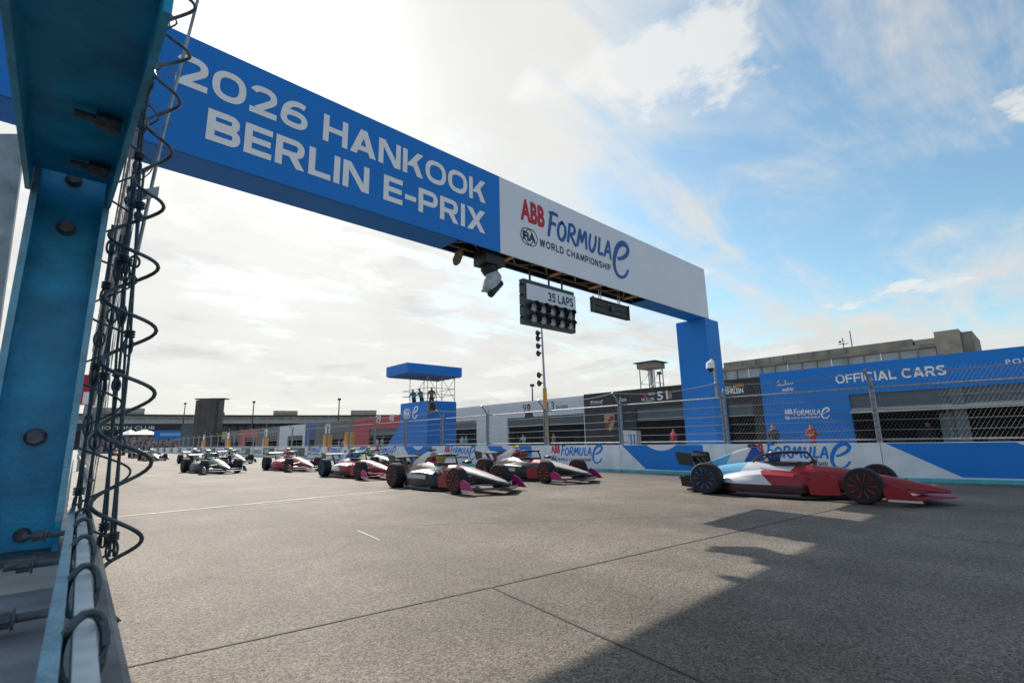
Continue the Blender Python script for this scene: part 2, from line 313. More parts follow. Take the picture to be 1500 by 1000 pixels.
# ---------------------------------------------------------------- ground
def ground():
    M = bpy.data.materials.new('apron_concrete'); M.use_nodes = True; nt = M.node_tree; N = nt.nodes; L = nt.links; b = N['Principled BSDF']
    tc = N.new('ShaderNodeTexCoord')
    def noise(sc, det, rough=.6, stretch=None):
        n = N.new('ShaderNodeTexNoise'); n.inputs['Scale'].default_value = sc; n.inputs['Detail'].default_value = det; n.inputs['Roughness'].default_value = rough
        if stretch:
            mp = N.new('ShaderNodeMapping'); mp.inputs['Scale'].default_value = stretch; L.new(tc.outputs['Object'], mp.inputs[0]); L.new(mp.outputs[0], n.inputs['Vector'])
        else: L.new(tc.outputs['Object'], n.inputs['Vector'])
        return n.outputs['Fac']
    def rng(src, a, b_, c, d):
        r = N.new('ShaderNodeMapRange'); L.new(src, r.inputs[0])
        for i, v in enumerate((a, b_, c, d)): r.inputs[i+1].default_value = v
        return r.outputs[0]
    def mul(a, b_):
        n = N.new('ShaderNodeMath'); n.operation = 'MULTIPLY'; L.new(a, n.inputs[0]); L.new(b_, n.inputs[1]); return n.outputs[0]
    vo = N.new('ShaderNodeTexVoronoi'); vo.inputs['Scale'].default_value = 85; L.new(tc.outputs['Object'], vo.inputs['Vector'])
    sepc = N.new('ShaderNodeSeparateColor'); L.new(vo.outputs['Color'], sepc.inputs[0])
    chips = rng(sepc.outputs[0], 0, 1, .42, 1.62)                       # aggregate chips
    fac = mul(mul(rng(noise(.2, 6, .65), .32, .68, .66, 1.26), rng(noise(1.1, 7, .7), .3, .7, .8, 1.16)), mul(rng(noise(28, 6, .7), .3, .7, .72, 1.28), chips))
    fac = mul(fac, rng(noise(.5, 5, .6, (1, .06, 1)), .38, .68, 1.1, .74))     # tyre-worn streaks along the track
    v = N.new('ShaderNodeVectorMath'); v.operation = 'SCALE'; v.inputs[0].default_value = (.170, .143, .119); L.new(fac, v.inputs['Scale']); L.new(v.outputs[0], b.inputs['Base Color'])
    b.inputs['Roughness'].default_value = .74; b.inputs['Specular IOR Level'].default_value = .25
    bp = N.new('ShaderNodeBump'); bp.inputs['Strength'].default_value = .55; bp.inputs['Distance'].default_value = .006; L.new(vo.outputs['Distance'], bp.inputs['Height']); L.new(bp.outputs[0], b.inputs['Normal'])
    S = 2500; mb = MB(); mb.add([(-S,-S,0),(S,-S,0),(S,S,0),(-S,S,0)], [(0,1,2,3)])
    g = tag(mb.build('ground', M), kind='structure')
    M_joint = mat('tar_joint', (.05, .048, .045), .8, var=.4, scale=6); M_line = mat('worn_road_paint', (.50, .46, .36), .7, var=.35, scale=9)
    def strip(name, pts, w, m_, z=.004, jit=.0):
        P = []
        for i in range(len(pts)-1):
            a, b_ = Vector(pts[i]), Vector(pts[i+1]); n = max(1, int((b_-a).length/.35))
            P += [a.lerp(b_, k/n) for k in range(n)]
        P.append(Vector(pts[-1])); A = []; B = []
        for i, p in enumerate(P):
            t = (P[min(i+1, len(P)-1)]-P[max(i-1, 0)]).normalized(); nr = Vector((-t.y, t.x)); q = p+nr*random.uniform(-jit, jit); ww = w*random.uniform(.75, 1.25) if jit else w
            A.append((q.x+nr.x*ww/2, q.y+nr.y*ww/2, z)); B.append((q.x-nr.x*ww/2, q.y-nr.y*ww/2, z))
        n = len(P); mb = MB(); mb.add(A+B, [(i, i+1, n+i+1, n+i) for i in range(n-1)]); mb.build(name, m_, g)
    strip('slab_joint', [(.2,4.06),(3.06,3.65),(10.54,2.71),(15.5,2.1)], .022, M_joint, .004, .006)
    strip('slab_joint', [(3.06,3.65),(2.73,1.49),(2.6,-.5)], .016, M_joint, .0044, .004)
    strip('slab_joint', [(3.9,7.4),(8.04,4.13),(8.3,.3),(8.4,-2)], .014, M_joint, .0048, .005)
    for k in range(2, 9): strip('slab_joint', [(.3, 4.06+7.5*k), (15.6, 2.1+7.5*k+1.2)], .02, M_joint, .004, .006)
    strip('start_line', [(.55,12.36),(15.5,12.5)], .10, M_line, .006, .004)
    strip('start_line', [(3.4,12.0),(15.5,12.02)], .05, M_line, .006, .004)
    ga, gb = hit(524, 777, 2, 0), hit(556, 791, 2, 0); strip('grid_mark', [(ga.x, ga.y), (gb.x, gb.y)], .025, M_line, .005, .008)
ground()

# ---------------------------------------------------------------- barrier on the pit side
def joint(n):
    return Vector((15.84+(.34*(1.5-n)**1.5 if n < 1.5 else 0), 3.23+4*n, 0))
def block_frame(n):
    a, b = joint(n+1), joint(n); d = b-a; return a, math.atan2(d.y, d.x), d.length
M_tealpanel = mat('dark_teal_print', (.035, .09, .10), .5, var=.25, scale=2); M_mint = mat('mint_print', (.25, .55, .50), .5)
def scallop(L, x0, x1, dep):
    return [(x0+(x1-x0)*k/10, 1.0-dep*math.sin(math.pi*k/10)**.8-.012) for k in range(11)]
_mesh_cache = {}
def cached(key, fn):
    if key not in _mesh_cache: _mesh_cache[key] = fn()
    return _mesh_cache[key]
ORD = ['first','second','third','fourth','fifth','sixth','seventh','eighth','ninth','tenth','eleventh','twelfth']
far_group = 'far barrier blocks'
def barrier_block(n):
    a, rz, L = block_frame(n)
    kind = 'wave' if (n % 2 == 1 and n < 8) else ('logo' if n < 10 else ('dark' if n % 2 == 0 else 'tyre'))
    desc = {'wave': 'white barrier block with blue wave print', 'logo': 'white barrier block with red and blue race logo', 'dark': 'barrier block with dark teal poster', 'tyre': 'white barrier block with red and black lettering'}[kind]
    if n == -1: lab = 'barrier block with blue print, rightmost in view under the official cars front'
    elif n == -2: lab = 'barrier block at the right end, mostly outside the picture'
    elif n < 10:
        lab = desc+', '+{0: 'behind the nearest racing car', 1: 'in front of the blue gantry column', 2: 'left of the crest', 3: 'below the yellow foot of the mast', 4: 'right of the blue tower', 5: 'below the blue tower', 6: 'left of the blue tower', 7: 'below the red garage', 8: 'under the second yellow marshal post', 9: 'second left of the red garage'}[n]
    elif n < 16: lab = desc+', '+ORD[n-10]+' beyond the blue wave prints'
    else: lab = 'small far barrier block lining the distant track'
    t = thing('barrier_block', lab, 'barrier', a, rz, 'concrete barrier blocks on the pit side' if n < 16 else far_group)
    def body():
        mb = MB(); mb.prism([(0,.10),(0,1.0),(.16,1.0),(.5,.25),(.6,.10)], 0, .006, 3.994)
        return mb.mesh('body')
    me = cached('bb', body)
    if not me.materials: me.materials.append(mat('barrier_white', (.74, .78, .83), .6, var=.11, scale=2.2, bump=.1, bscale=8))
    o = link('body', me, t); o.scale = (L/4, 1, 1)
    me = cached('bf', lambda: MB().box(.02, 3.98, -.012, .62, 0, .10).mesh('foot'))
    if not me.materials: me.materials.append(M_foot)
    o = link('foot', me, t); o.scale = (L/4, 1, 1)
    if kind == 'wave':
        if n == -1: poly = [(.12,.985)]+[(2.62,.985)]+[(2.7+1.15*k/8, .985-.62*math.sin(math.pi/2*k/8)) for k in range(1, 9)]+[(3.9,.14),(1.55,.14)]
        else: poly = [(.10,.985)]+scallop(L, 1.15, 2.3, .2)+[(3.25,.985),(3.25,.14),(2.2,.125),(1.05,.14)]
        MB().prism(poly, 1, -.004, .02).build('blue_print', M_blue, t)
    elif kind == 'logo': race_logo(t, .62 if n == 0 else .45, .30, 2.75, M_red, M_blue, M_navy)
    elif kind == 'dark':
        MB().box(.25, 3.75, -.004, .02, .22, .92).build('poster', M_tealpanel, t)
        MB().prism([(.6,.4),(1.9,.36),(2.1,.8),(.7,.78)], 1, -.008, .01).build('print_patch', M_mint, t)
    elif kind == 'tyre' and n < 22:
        mb = MB(); v, f = ribbon(smooth_pts([(.25,.55),(.5,.8),(.85,.7),(.6,.5),(.85,.35),(.5,.3),(.25,.55)]), .09); mb.add(v, f); o = mb.build('emblem', M_red, t); o.location.y = -.006
        lettering('HANKOOK', t, .95, 3.7, .36, .74, M_navy, bold=.02)
for n in range(-2, 48): barrier_block(n)

# ---------------------------------------------------------------- debris fence above it
def fence_meshes():
    mb = MB()
    for s in (-.05, .05): mb.box(s-.012, s+.012, .1, .2, 1.0, 2.55)
    mb.box(-.04, .04, .14, .16, 1.0, 2.5); mb.box(-.09, .09, .05, .3, .985, 1.01)
    _mesh_cache['post'] = mb.mesh('post')
    mb = MB(); mb.tube([(0,.15,2.5),(-.03,.02,2.72),(-.06,-.2,2.98)], .035, 6); mb.tube([(0,.16,2.5),(.03,.22,2.8)], .03, 6); _mesh_cache['arm'] = mb.mesh('arm')
    def wire(z0, sag, r, y=.15): return MB().tube([(4*k/8, y, z0-sag*4*(k/8)*(1-k/8)) for k in range(9)], r, 5)
    _mesh_cache['rail'] = wire(2.5, .0, .028).mesh('rail'); _mesh_cache['rail2'] = wire(1.09, 0, .024).mesh('rail')
    for i, (z, s) in enumerate(((2.2, .0), (1.9, .03), (1.62, .02), (1.35, .02))): _mesh_cache['cable%d' % i] = wire(z, s, .010).mesh('cable')
    _mesh_cache['rope'] = wire(2.96, .16, .012, -.18).mesh('top_rope')
    mb = MB(); z0, z1, st = 1.03, 2.9, .09; h = z1-z0
    def seg(xa, za, xb, zb):
        f = lambda x, z: (x, .12-(max(0, z-2.5)*.75), z)
        mid = [] if (za-2.5)*(zb-2.5) >= 0 else [(xa+(xb-xa)*(2.5-za)/(zb-za), 2.5)]
        mb.tube([f(xa, za)]+[f(*q) for q in mid]+[f(xb, zb)], .0026, 3)
    x = -h*.6
    while x < 4:
        for sgn in (1, -1):
            xa, xb = x, x+h*.6; za, zb = (z0, z1) if sgn > 0 else (z1, z0)
            def cl(xx): return za+(zb-za)*(xx-xa)/(xb-xa)
            A, B_ = max(0, xa), min(4, xb)
            if B_-A > .02: seg(A, cl(A), B_, cl(B_))
        x += st
    _mesh_cache['mesh'] = mb.mesh('wire_mesh')
fence_meshes()
for k in ('post','arm','rail','rail2','cable0','cable1','cable2','cable3','rope','mesh'):
    _mesh_cache[k].materials.append(M_mesh if k == 'mesh' else M_wire if k in ('cable0','cable1','cable2','cable3','rope') else M_galv)
where = {-2: 'outside the right edge', -1: 'before the official cars opening', 0: 'between the gantry column and the official cars front', 1: 'before the blue gantry column', 2: 'before the black garage wall with crest', 3: 'before the yellow mast foot', 4: 'right of the blue tower', 5: 'before the blue tower', 6: 'left of the blue tower', 7: 'before the red garage', 8: 'left of the red garage', 9: 'second left of the red garage'}
for n in range(-2, 26):
    a, rz, L = block_frame(n)
    t = thing('fence_panel', ('tall wire debris fence bay '+where[n]) if n in where else 'distant wire debris fence bay along the far track', 'fence', a, rz, 'debris fence bays on the pit side' if n in where else 'far debris fence bays')
    for nm, k in (('post','post'),('post_arm','arm'),('rail','rail'),('rail','rail2'),('cable','cable0'),('cable','cable1'),('cable','cable2'),('cable','cable3'),('top_rope','rope'),('wire_mesh','mesh')):
        if k == 'mesh' and n > 9: continue
        if n > 14 and k in ('rope','cable0','cable2'): continue
        o = link(nm, _mesh_cache[k], t)
        if k in ('post','arm'): o.location = (L, 0, 0)
        else: o.scale = (L/4, 1, 1)
        if k == 'mesh': o['kind'] = 'stuff'

# ---------------------------------------------------------------- start gantry
GY, GZ0, GZ1, GD = 8.53, 5.82, 7.87, .76
gan = thing('start_gantry', 'blue and white start gantry spanning the track on a blue column', 'gantry', (0, GY, 0))
XS, XE = 7.56, 18.55
MB().box(-2.6, XS, 0, .04, GZ0, GZ1).build('blue_panel', M_blue, gan)
MB().box(XS+.004, XE, 0, .04, GZ0, GZ1).build('white_panel', M_white, gan)
MB().box(-2.6, XE, GD-.04, GD, GZ0, GZ1).build('rear_panel', M_blue, gan)
MB().box(-2.6, XE, .05, GD-.05, GZ1-.05, GZ1-.002).build('top_panel', M_blue, gan)
MB().box(XE-.04, XE-.002, .045, GD-.045, GZ0, GZ1-.06).build('end_panel', M_white, gan)
MB().box(-2.6, 6.3, .045, GD-.045, GZ0-.004, GZ0+.02).build('underside_panel', M_blue, gan)
MB().box(14.2, XE-.05, .045, GD-.045, GZ0-.004, GZ0+.02).build('underside_panel', M_blue, gan)
MB().box(6.32, 14.18, GD-.06, GD-.045, GZ0+.01, GZ1-.07).build('rear_liner', M_black, gan); MB().box(6.32, 14.18, .045, .06, GZ0+.01, GZ1-.07).build('front_liner', M_black, gan); MB().box(6.32, 14.18, .065, GD-.065, GZ0+.9, GZ0+.92).build('ceiling_liner', M_black, gan)
for y in (.14, GD-.14):
    for z in (GZ0+.12, GZ0+.75): MB().tube([(5.9, y, z), (14.6, y, z)], .035, 8).build('truss_chord', M_truss, gan)
for i in range(14):
    x = 6.2+.62*i; ya, yb = (.14, GD-.14) if i % 2 else (GD-.14, .14)
    MB().tube([(x, ya, GZ0+.12), (x+.6, yb, GZ0+.12)], .03, 6).build('truss_brace', M_truss, gan)
    MB().tube([(x, ya, GZ0+.12), (x+.6, ya, GZ0+.75)], .022, 6).build('truss_brace', M_truss, gan)
    if i % 3 == 0: MB().box(x, x+.12, .1, GD-.1, GZ0+.05, GZ0+.09).build('glint_batten', mat('orange_glint', (.55, .36, .18), .7, var=.3), gan)  # orange battens imitate glints in the open underside by colour
for x0, nm in ((18.2, 'column'), (-3.0, 'column')):
    mb = MB().box(x0, x0+1.12, 0.004, 1.24, 0, GZ0-.012); mb.build(nm, M_blue, gan)
block_text('2026 HANKOOK', gan, .72, 7.10, 6.96, 7.52, M_letter)
block_text('BERLIN E-PRIX', gan, 1.22, 7.08, 6.17, 6.73, M_letter)
race_logo(gan, 8.28, 6.25, 4.95, M_red, mat('logo_blue', (.012, .10, .36), .5), M_navy)
# hanging things
sb = thing('start_light_board', 'dark start light board with ten lamps and a 35 laps plate under the gantry', 'light board', (9.66, GY+.32, .13))
BX = 1.03
MB().box(-BX, BX, 0, .16, 4.12, 5.34).build('housing', mat('signal_housing', (.03, .05, .065), .45, var=.2), sb)
MB().box(-BX+.1, BX+.02, -.03, -.005, 4.78, 5.22).build('plate', M_white, sb)
block_text('35 LAPS', sb, -.12, BX-.1, 4.87, 5.12, M_navy, y=-.036, gap=.16)
for r_ in range(2):
    for c_ in range(5):
        x, z = -.72+.37*c_, 4.60-.30*r_
        lp = MB().lathe([(.125, 0), (.125, -.05), (.11, -.055), (.02, -.06)], (x, -.005, z), 1, 18).build('lamp', M_lens, sb, True)
        mb = MB(); ring = []
        for k in range(13):
            a = math.pi*(-.15+1.3*k/12); dpt = .20 if 2 < k < 10 else .12
            ring.append((x+.14*math.cos(a), z+.14*math.sin(a), dpt))
        mb.add([(p, -.005, q) for p, q, d in ring]+[(p, -d, q) for p, q, d in ring], [(i, i+1, 14+i, 13+i) for i in range(12)])
        o = mb.build('hood', M_black, lp); sm = o.modifiers.new('thick', 'SOLIDIFY'); sm.thickness = .008
for x in (-.7, .05, .6): MB().tube([(x, .08, 5.33), (x, .08, 5.9)], .03, 6).build('hanger', M_dark, sb)
for z in (4.3, 4.6, 4.9, 5.2): MB().lathe([(.03, 0), (.035, -.05), (.01, -.07)], (-BX, .08, z), 0, 8).build('knob', M_dark, sb)
dp = thing('display_panel', 'thin black display panel hanging under the white half of the gantry', 'display', (12.5, GY+.32, .15))
MB().box(-.95, .95, 0, .1, 4.9, 5.36).build('housing', M_black, dp)
for z in (4.93, 5.12, 5.31): MB().box(-.92, .92, -.03, -.004, z, z+.025).build('bar', M_dark, dp)
for x in (-.93, .93): MB().box(x-.02, x+.02, -.035, .0, 4.88, 5.38).build('end_bracket', M_dark, dp)
MB().box(-.08, .08, -.06, -.005, 5.04, 5.2).build('sensor', M_dark, dp)
for x in (-.55, -.45, .45, .55): MB().tube([(x, .05, 5.35), (x, .05, 5.9)], .016, 6).build('hanger', M_galv, dp)
tv = thing('remote_camera', 'remote television camera in pale rain cover hanging under the gantry', 'camera', (7.55, GY+.4, .06))
MB().box(-.32, .3, -.25, .25, 5.5, 5.86).build('mount', M_black, tv)
MB().lathe([(.2, .0), (.22, -.12), (.14, -.25)], (-.02, 0, 5.52), 2, 14).build('pan_head', M_black, tv, True)
cov = mat('rain_cover', (.45, .50, .53), .7, var=.2, scale=8, bump=.6, bscale=14)
MB().tube([(.17, 0, 5.40), (.12, -.02, 5.27), (.02, -.05, 5.13), (-.10, -.09, 4.97), (-.20, -.12, 4.84)], [.10, .20, .21, .18, .12], 12).build('rain_cover', cov, tv, True)
MB().tube([(.26, -.1, 5.10), (-.16, -.2, 4.70)], .09, 8).build('lens_barrel', M_black, tv)
MB().lathe([(.06, 0), (.075, -.03)], (-.30, -.12, 4.80), 2, 10).build('lens', M_lens, tv)
mc = thing('microphone', 'brown furry microphone hanging under the blue half of the gantry', 'microphone', (6.5, GY+.35, .08))
MB().tube([(.12, 0, 5.70), (.06, 0, 5.55), (-.02, 0, 5.36), (-.05, 0, 5.27)], [.05, .10, .10, .05], 10).build('wind_cover', mat('brown_fur', (.16, .11, .075), .95, var=.4, scale=40, bump=1, bscale=90), mc, True)
MB().tube([(.12, 0, 5.66), (.2, 0, 5.9)], .025, 6).build('bracket', M_dark, mc)

# ---------------------------------------------------------------- people
def person_mesh(pose):
    J = {'hip': (0,0,.95), 'waist': (0,0,1.12), 'chest': (0,-.01,1.36), 'neck': (0,0,1.52), 'head': (0,-.01,1.64), 'top': (0,0,1.76)}
    if pose == 'lean':
        for k in ('waist','chest','neck','head','top'): x, y, z = J[k]; J[k] = (x, y-(z-.95)*.35, z-.03)
    rad = {'hip': .15, 'waist': .13, 'chest': .16, 'neck': .06, 'head': .10, 'top': .07}
    V = []; E_ = []; Rr = []; idx = {}
    def add(k, p, r): idx[k] = len(V); V.append(p); Rr.append(r)
    for k in J: add(k, J[k], rad[k])
    for a, b in (('hip','waist'),('waist','chest'),('chest','neck'),('neck','head'),('head','top')): E_.append((idx[a], idx[b]))
    for s in (-1, 1):
        for k, p, r in (('th', (s*.1,0,.86), .095), ('kn', (s*.11,-.02,.48), .065), ('an', (s*.11,.02,.08), .045), ('to', (s*.12,-.15,.04), .04)): add(k+str(s), p, r)
        for a, b in (('hip','th'),('th','kn'),('kn','an'),('an','to')): E_.append((idx[a if a == 'hip' else a+str(s)], idx[b+str(s)]))
        cx, cy, cz = J['chest']
        arms = {'stand': [(s*.2,cy,cz+.07),(s*.26,cy+.02,cz-.2),(s*.24,cy-.1,cz-.42),(s*.22,cy-.14,cz-.5)], 'lean': [(s*.2,cy,cz+.06),(s*.25,cy-.12,cz-.16),(s*.2,cy-.33,cz-.22),(s*.17,cy-.41,cz-.22)],
                'folded': [(s*.2,cy,cz+.07),(s*.27,cy-.02,cz-.18),(s*.08,cy-.2,cz-.17),(-s*.04,cy-.2,cz-.15)]}[pose]
        for k, p, r in zip(('sh','el','wr','ha'), arms, (.068, .05, .036, .042)): add(k+str(s), p, r)
        for a, b in (('chest','sh'),('sh','el'),('el','wr'),('wr','ha')): E_.append((idx[a if a == 'chest' else a+str(s)], idx[b+str(s)]))
    me = bpy.data.meshes.new('person'); me.from_pydata(V, E_, []); o = bpy.data.objects.new('person', me); COL.objects.link(o)
    sk = o.modifiers.new('skin', 'SKIN'); su = o.modifiers.new('sub', 'SUBSURF'); su.levels = 2
    for i, sv in enumerate(me.skin_vertices[0].data): sv.radius = (Rr[i], Rr[i]); sv.use_root = (i == 0)
    bpy.context.view_layer.update()
    out = bpy.data.meshes.new_from_object(o.evaluated_get(bpy.context.evaluated_depsgraph_get())); bpy.data.objects.remove(o)
    top = J['neck'][2]-.015
    for p in out.polygons:
        c = p.center; p.use_smooth = True
        hand = any((Vector(V[idx['ha'+str(s)]])-c).length < .09 for s in (-1, 1))
        hair = c.z > J['head'][2]+.05 or (c.z > J['head'][2]-.03 and c.y > J['head'][1]+.03)
        p.material_index = 3 if (hair and c.z > top) else (2 if c.z > top or hand else (0 if c.z > .98 else 1))
    return out
PM = {k: person_mesh(k) for k in ('stand', 'lean', 'folded')}
def person(label, loc, rz, pose, shirt, trousers, hair=(.03, .02, .015), s=1.0):
    me = PM[pose].copy()
    for q in (mat('cloth_%.2f_%.2f_%.2f' % shirt, shirt, .8, var=.15), mat('cloth_%.2f_%.2f_%.2f' % trousers, trousers, .8, var=.15), M_skin, mat('hair_%.2f_%.2f_%.2f' % hair, hair, .7)): me.materials.append(q)
    o = link('person', me); o.location = loc; o.rotation_euler = (0, 0, rz); o.scale = (s, s, s); return tag(o, label, 'person')

# ---------------------------------------------------------------- starter tower
TX, TYN, TYF, TXR, TH = 19.5, 30.2, 34.0, 22.05, 4.15      # near corner, far end, right end, deck height
tw = thing('starter_tower', 'blue starter tower with a flat blue canopy behind the pit barrier', 'tower', (TX, TYF, 0), R(-90))
TL, TD = TYF-TYN, TXR-TX
DK = TH-.75
MB().box(0, TL, 0, .06, 0, TH).build('front_wall', M_blue, tw); MB().box(0, TL, TD-.06, TD, 0, TH).build('rear_wall', M_blue, tw)
for x in (0, TL-.06): MB().box(x, x+.06, .062, TD-.062, 0, TH).build('side_wall', M_blue, tw)
MB().prism([(-3.4, 0), (-.004, 0), (-.004, 3.0)], 1, .2, TD-.2).build('stair_cladding', M_blue, tw)
MB().box(.07, TL-.07, .07, TD-.07, DK, DK+.06).build('deck', M_dark, tw)
c0, c1, cl0, cl1 = TYF-32.9, TYF-29.9, -1.9, TD+.3
MB().box(c0, c1, cl0, cl1, 6.0, 6.72).build('canopy', M_blue, tw)
for i in range(5): MB().tube([(c0+.1+.68*i, cl0+.1, 5.96), (c0+.1+.68*i, cl1-.1, 5.96)], .03, 6).build('canopy_truss', M_galv, tw)
for x in (c0+.15, TL-.1):
    for y in (.05, 1.3, TD-.08): MB().tube([(x, y, TH), (x, y, 5.98)], .028, 6).build('pole', M_galv, tw)
for z in (TH+.5, TH+.95):
    for y in (.05, TD-.08): MB().tube([(.1, y, z), (TL-.1, y, z)], .02, 6).build('handrail', M_galv, tw)
    for x in (.1, TL-.1): MB().tube([(x, .05, z), (x, TD-.08, z)], .02, 6).build('handrail', M_galv, tw)
for ya, yb in ((.05, 1.3), (1.3, TD-.08), (TD-.08, 1.3)): MB().tube([(TL-.1, ya, 5.9), (TL-.1, yb, TH+.1)], .018, 6).build('brace', M_galv, tw)
MB().tube([(c0+.15, .05, TH+.1), (TL-.1, .05, 5.9)], .018, 6).build('brace', M_galv, tw)
mb = MB(); annulus(mb, .85, 3.35, .33, .39); annulus(mb, 1.1, 3.35, .33, .39); o = mb.build('round_emblem', M_letter, tw); o.location.y = -.006
lettering('FiA', tw, .58, 1.38, 3.14, 3.56, M_letter, bold=.03, y=-.008)
mb = MB(); v, f = ribbon([(1.75+.8*a, 2.95+.85*b) for a, b in smooth_pts(E_PTS)], .12); mb.add(v, f); o = mb.build('script_letter', M_letter, tw); o.location.y = -.006
fl = thing('floodlight', 'square grey floodlight fixed to the front of the blue tower', 'floodlight', (TX+.15, TYN-.32, 3.7), 0)
MB().box(-.32, .32, -.1, .1, -.38, .38).build('housing', M_grey, fl); MB().box(-.2, .2, -.13, -.101, -.24, .24).build('glass', M_black, fl); MB().tube([(0, .1, 0), (0, .33, 0)], .05, 6).build('bracket', M_dark, fl)
for i, (X_, Y_, sh, pose, rz) in enumerate(((19.85, 32.6, (.03,.18,.30), 'lean', -60), (19.95, 31.7, (.03,.20,.34), 'lean', -80), (20.2, 30.75, (.30,.14,.08), 'stand', -40))):
    person(['man in dark hat and blue shirt leaning on the tower rail', 'person in blue shirt in the middle on the tower deck', 'person in orange top standing on the tower deck'][i], (X_, Y_, DK+.06), R(rz), pose, sh, (.04,.045,.06))
# mast with yellow foot
p0 = hit(801, 651, 0, 17.6); ms = thing('speaker_mast', 'tall thin mast with yellow padded foot and horn speakers behind the barrier', 'mast', (17.6, p0.y, 0), R(-90))
ztop = hit(790, 480, 0, 17.6).z+.5; zy = hit(799, 568, 0, 17.6).z
MB().tube([(0,0,0),(-.02,0,zy)], [.14,.10], 10).build('yellow_pad', M_yellow, ms); MB().tube([(-.02,0,zy),(-.1,0,ztop)], [.06,.04], 8).build('pole', M_galv, ms)
for py in (487, 495, 506, 517, 549, 561):
    z = hit(793, py, 0, 17.6).z; sp_ = MB().lathe([(.03, .0), (.06, -.1), (.16, -.22)], (-.12, -.05, z), 0, 12).build('horn_speaker', M_dark, ms, True)
    MB().tube([(-.14, -.05, z), (-.04, 0, z)], .02, 5).build('bracket', M_galv, sp_)
# cctv on pole
cc_ = thing('cctv_camera', 'white dome security camera on a pole by the gantry column', 'camera', (16.05, 7.42, 0), R(-90))
MB().tube([(0,.1,2.5),(0,.1,3.75)], .045, 8).build('pole', M_galv, cc_); MB().tube([(0,.1,3.72),(0,-.06,3.78),(0,-.16,3.72)], .035, 8).build('arm', M_letter, cc_)
MB().lathe([(.05,.12),(.11,.08),(.13,-.04),(.13,-.12)], (0,-.18,3.6), 2, 16).build('shroud', M_letter, cc_, True); MB().lathe([(.105,0),(.09,-.07),(.03,-.11)], (0,-.18,3.475), 2, 16).build('dome', M_black, cc_, True)

# ---------------------------------------------------------------- pit garages (plane X = 32)
GX = 32.0
def garage(y_far, y_near, H, wall, ops, label, depth=7, shutter=M_slate, roofm=M_grey):
    L = y_far-y_near; t = thing('pit_garage', label, 'garage', (GX, y_far, 0), R(-90), 'pit garages')
    xs = [0]; 
    for a, b, zt in ops: xs += [a, b]
    xs.append(L)
    for i in range(0, len(xs), 2):
        if xs[i+1]-xs[i] > .02: MB().box(xs[i]+.003, xs[i+1]-.003, 0, .25, 0, H).build('wall_panel', wall, t)
    for a, b, zt in ops:
        MB().box(a, b, .002, .25, zt, H).build('fascia', wall, t)
        sh = MB().box(a, b, .14, .2, zt-.75, zt-.003).build('shutter', shutter, t)
        for k in range(5): MB().box(a+.02, b-.02, .12, .139, zt-.72+.15*k, zt-.62+.15*k).build('shutter_slat', shutter, sh)
        MB().box(a, b, .08, .22, zt-.83, zt-.755).build('shutter_rail', M_galv, t)
        nb = max(1, int((b-a)/3.2))
        for k in range(1, nb): MB().box(a+(b-a)*k/nb-.06, a+(b-a)*k/nb+.06, .3, .42, 0, zt-.8).build('post', M_grey, t)
        for k in range(int((b-a)/1.5)): MB().box(a+.3+1.5*k, a+1.2+1.5*k, depth-1.2, depth-.5, 0, .9+.5*((k*7) % 3)).build('equipment_case', [M_grey, M_black, M_dark][k % 3], t)
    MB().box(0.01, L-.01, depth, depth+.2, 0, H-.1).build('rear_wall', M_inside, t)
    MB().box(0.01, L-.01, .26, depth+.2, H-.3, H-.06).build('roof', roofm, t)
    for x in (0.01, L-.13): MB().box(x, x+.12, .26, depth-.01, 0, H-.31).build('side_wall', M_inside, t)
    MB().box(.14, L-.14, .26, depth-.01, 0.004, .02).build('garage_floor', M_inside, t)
    return t
M_blackwall = mat('black_garage_wall', (.020, .021, .025), .5, var=.1, scale=1); M_whitewall = mat('white_garage_wall', (.70, .72, .75), .5, var=.05, scale=.6); M_redwall = mat('red_garage_wall', (.52, .03, .06), .5, var=.05)
H0 = 4.85
# official cars front
y0 = hit(1112, 548, 0, GX).y; yr = -9
def lx(px, py, t): return t.location.y-hit(px, py, 0, GX).y
def lz(px, py): return hit(px, py, 0, GX).z
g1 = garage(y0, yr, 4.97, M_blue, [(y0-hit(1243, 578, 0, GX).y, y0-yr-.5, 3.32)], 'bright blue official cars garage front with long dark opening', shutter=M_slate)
def sign(body, t, pxa, pya, pxb, pyb, h, m_, **k):      # pixel of lower-left and lower-right ends
    xa, xb = lx(pxa, pya, t), lx(pxb, pyb, t); z = lz(pxa, pya); return lettering(body, t, xa, xb, z, z+h, m_, **k)
block_text('OFFICIAL CARS', g1, lx(1225, 562, g1), lx(1387, 549, g1), lz(1225, 562), lz(1225, 562)+.5, M_letter)
sign('PORSCHE', g1, 1474, 534, 1560, 527, .24, M_letter, bold=.01, space=1.3)
race_logo(g1, lx(1150, 612, g1), lz(1150, 615), lx(1217, 610, g1)-lx(1150, 612, g1), M_letter, M_letter, M_letter)
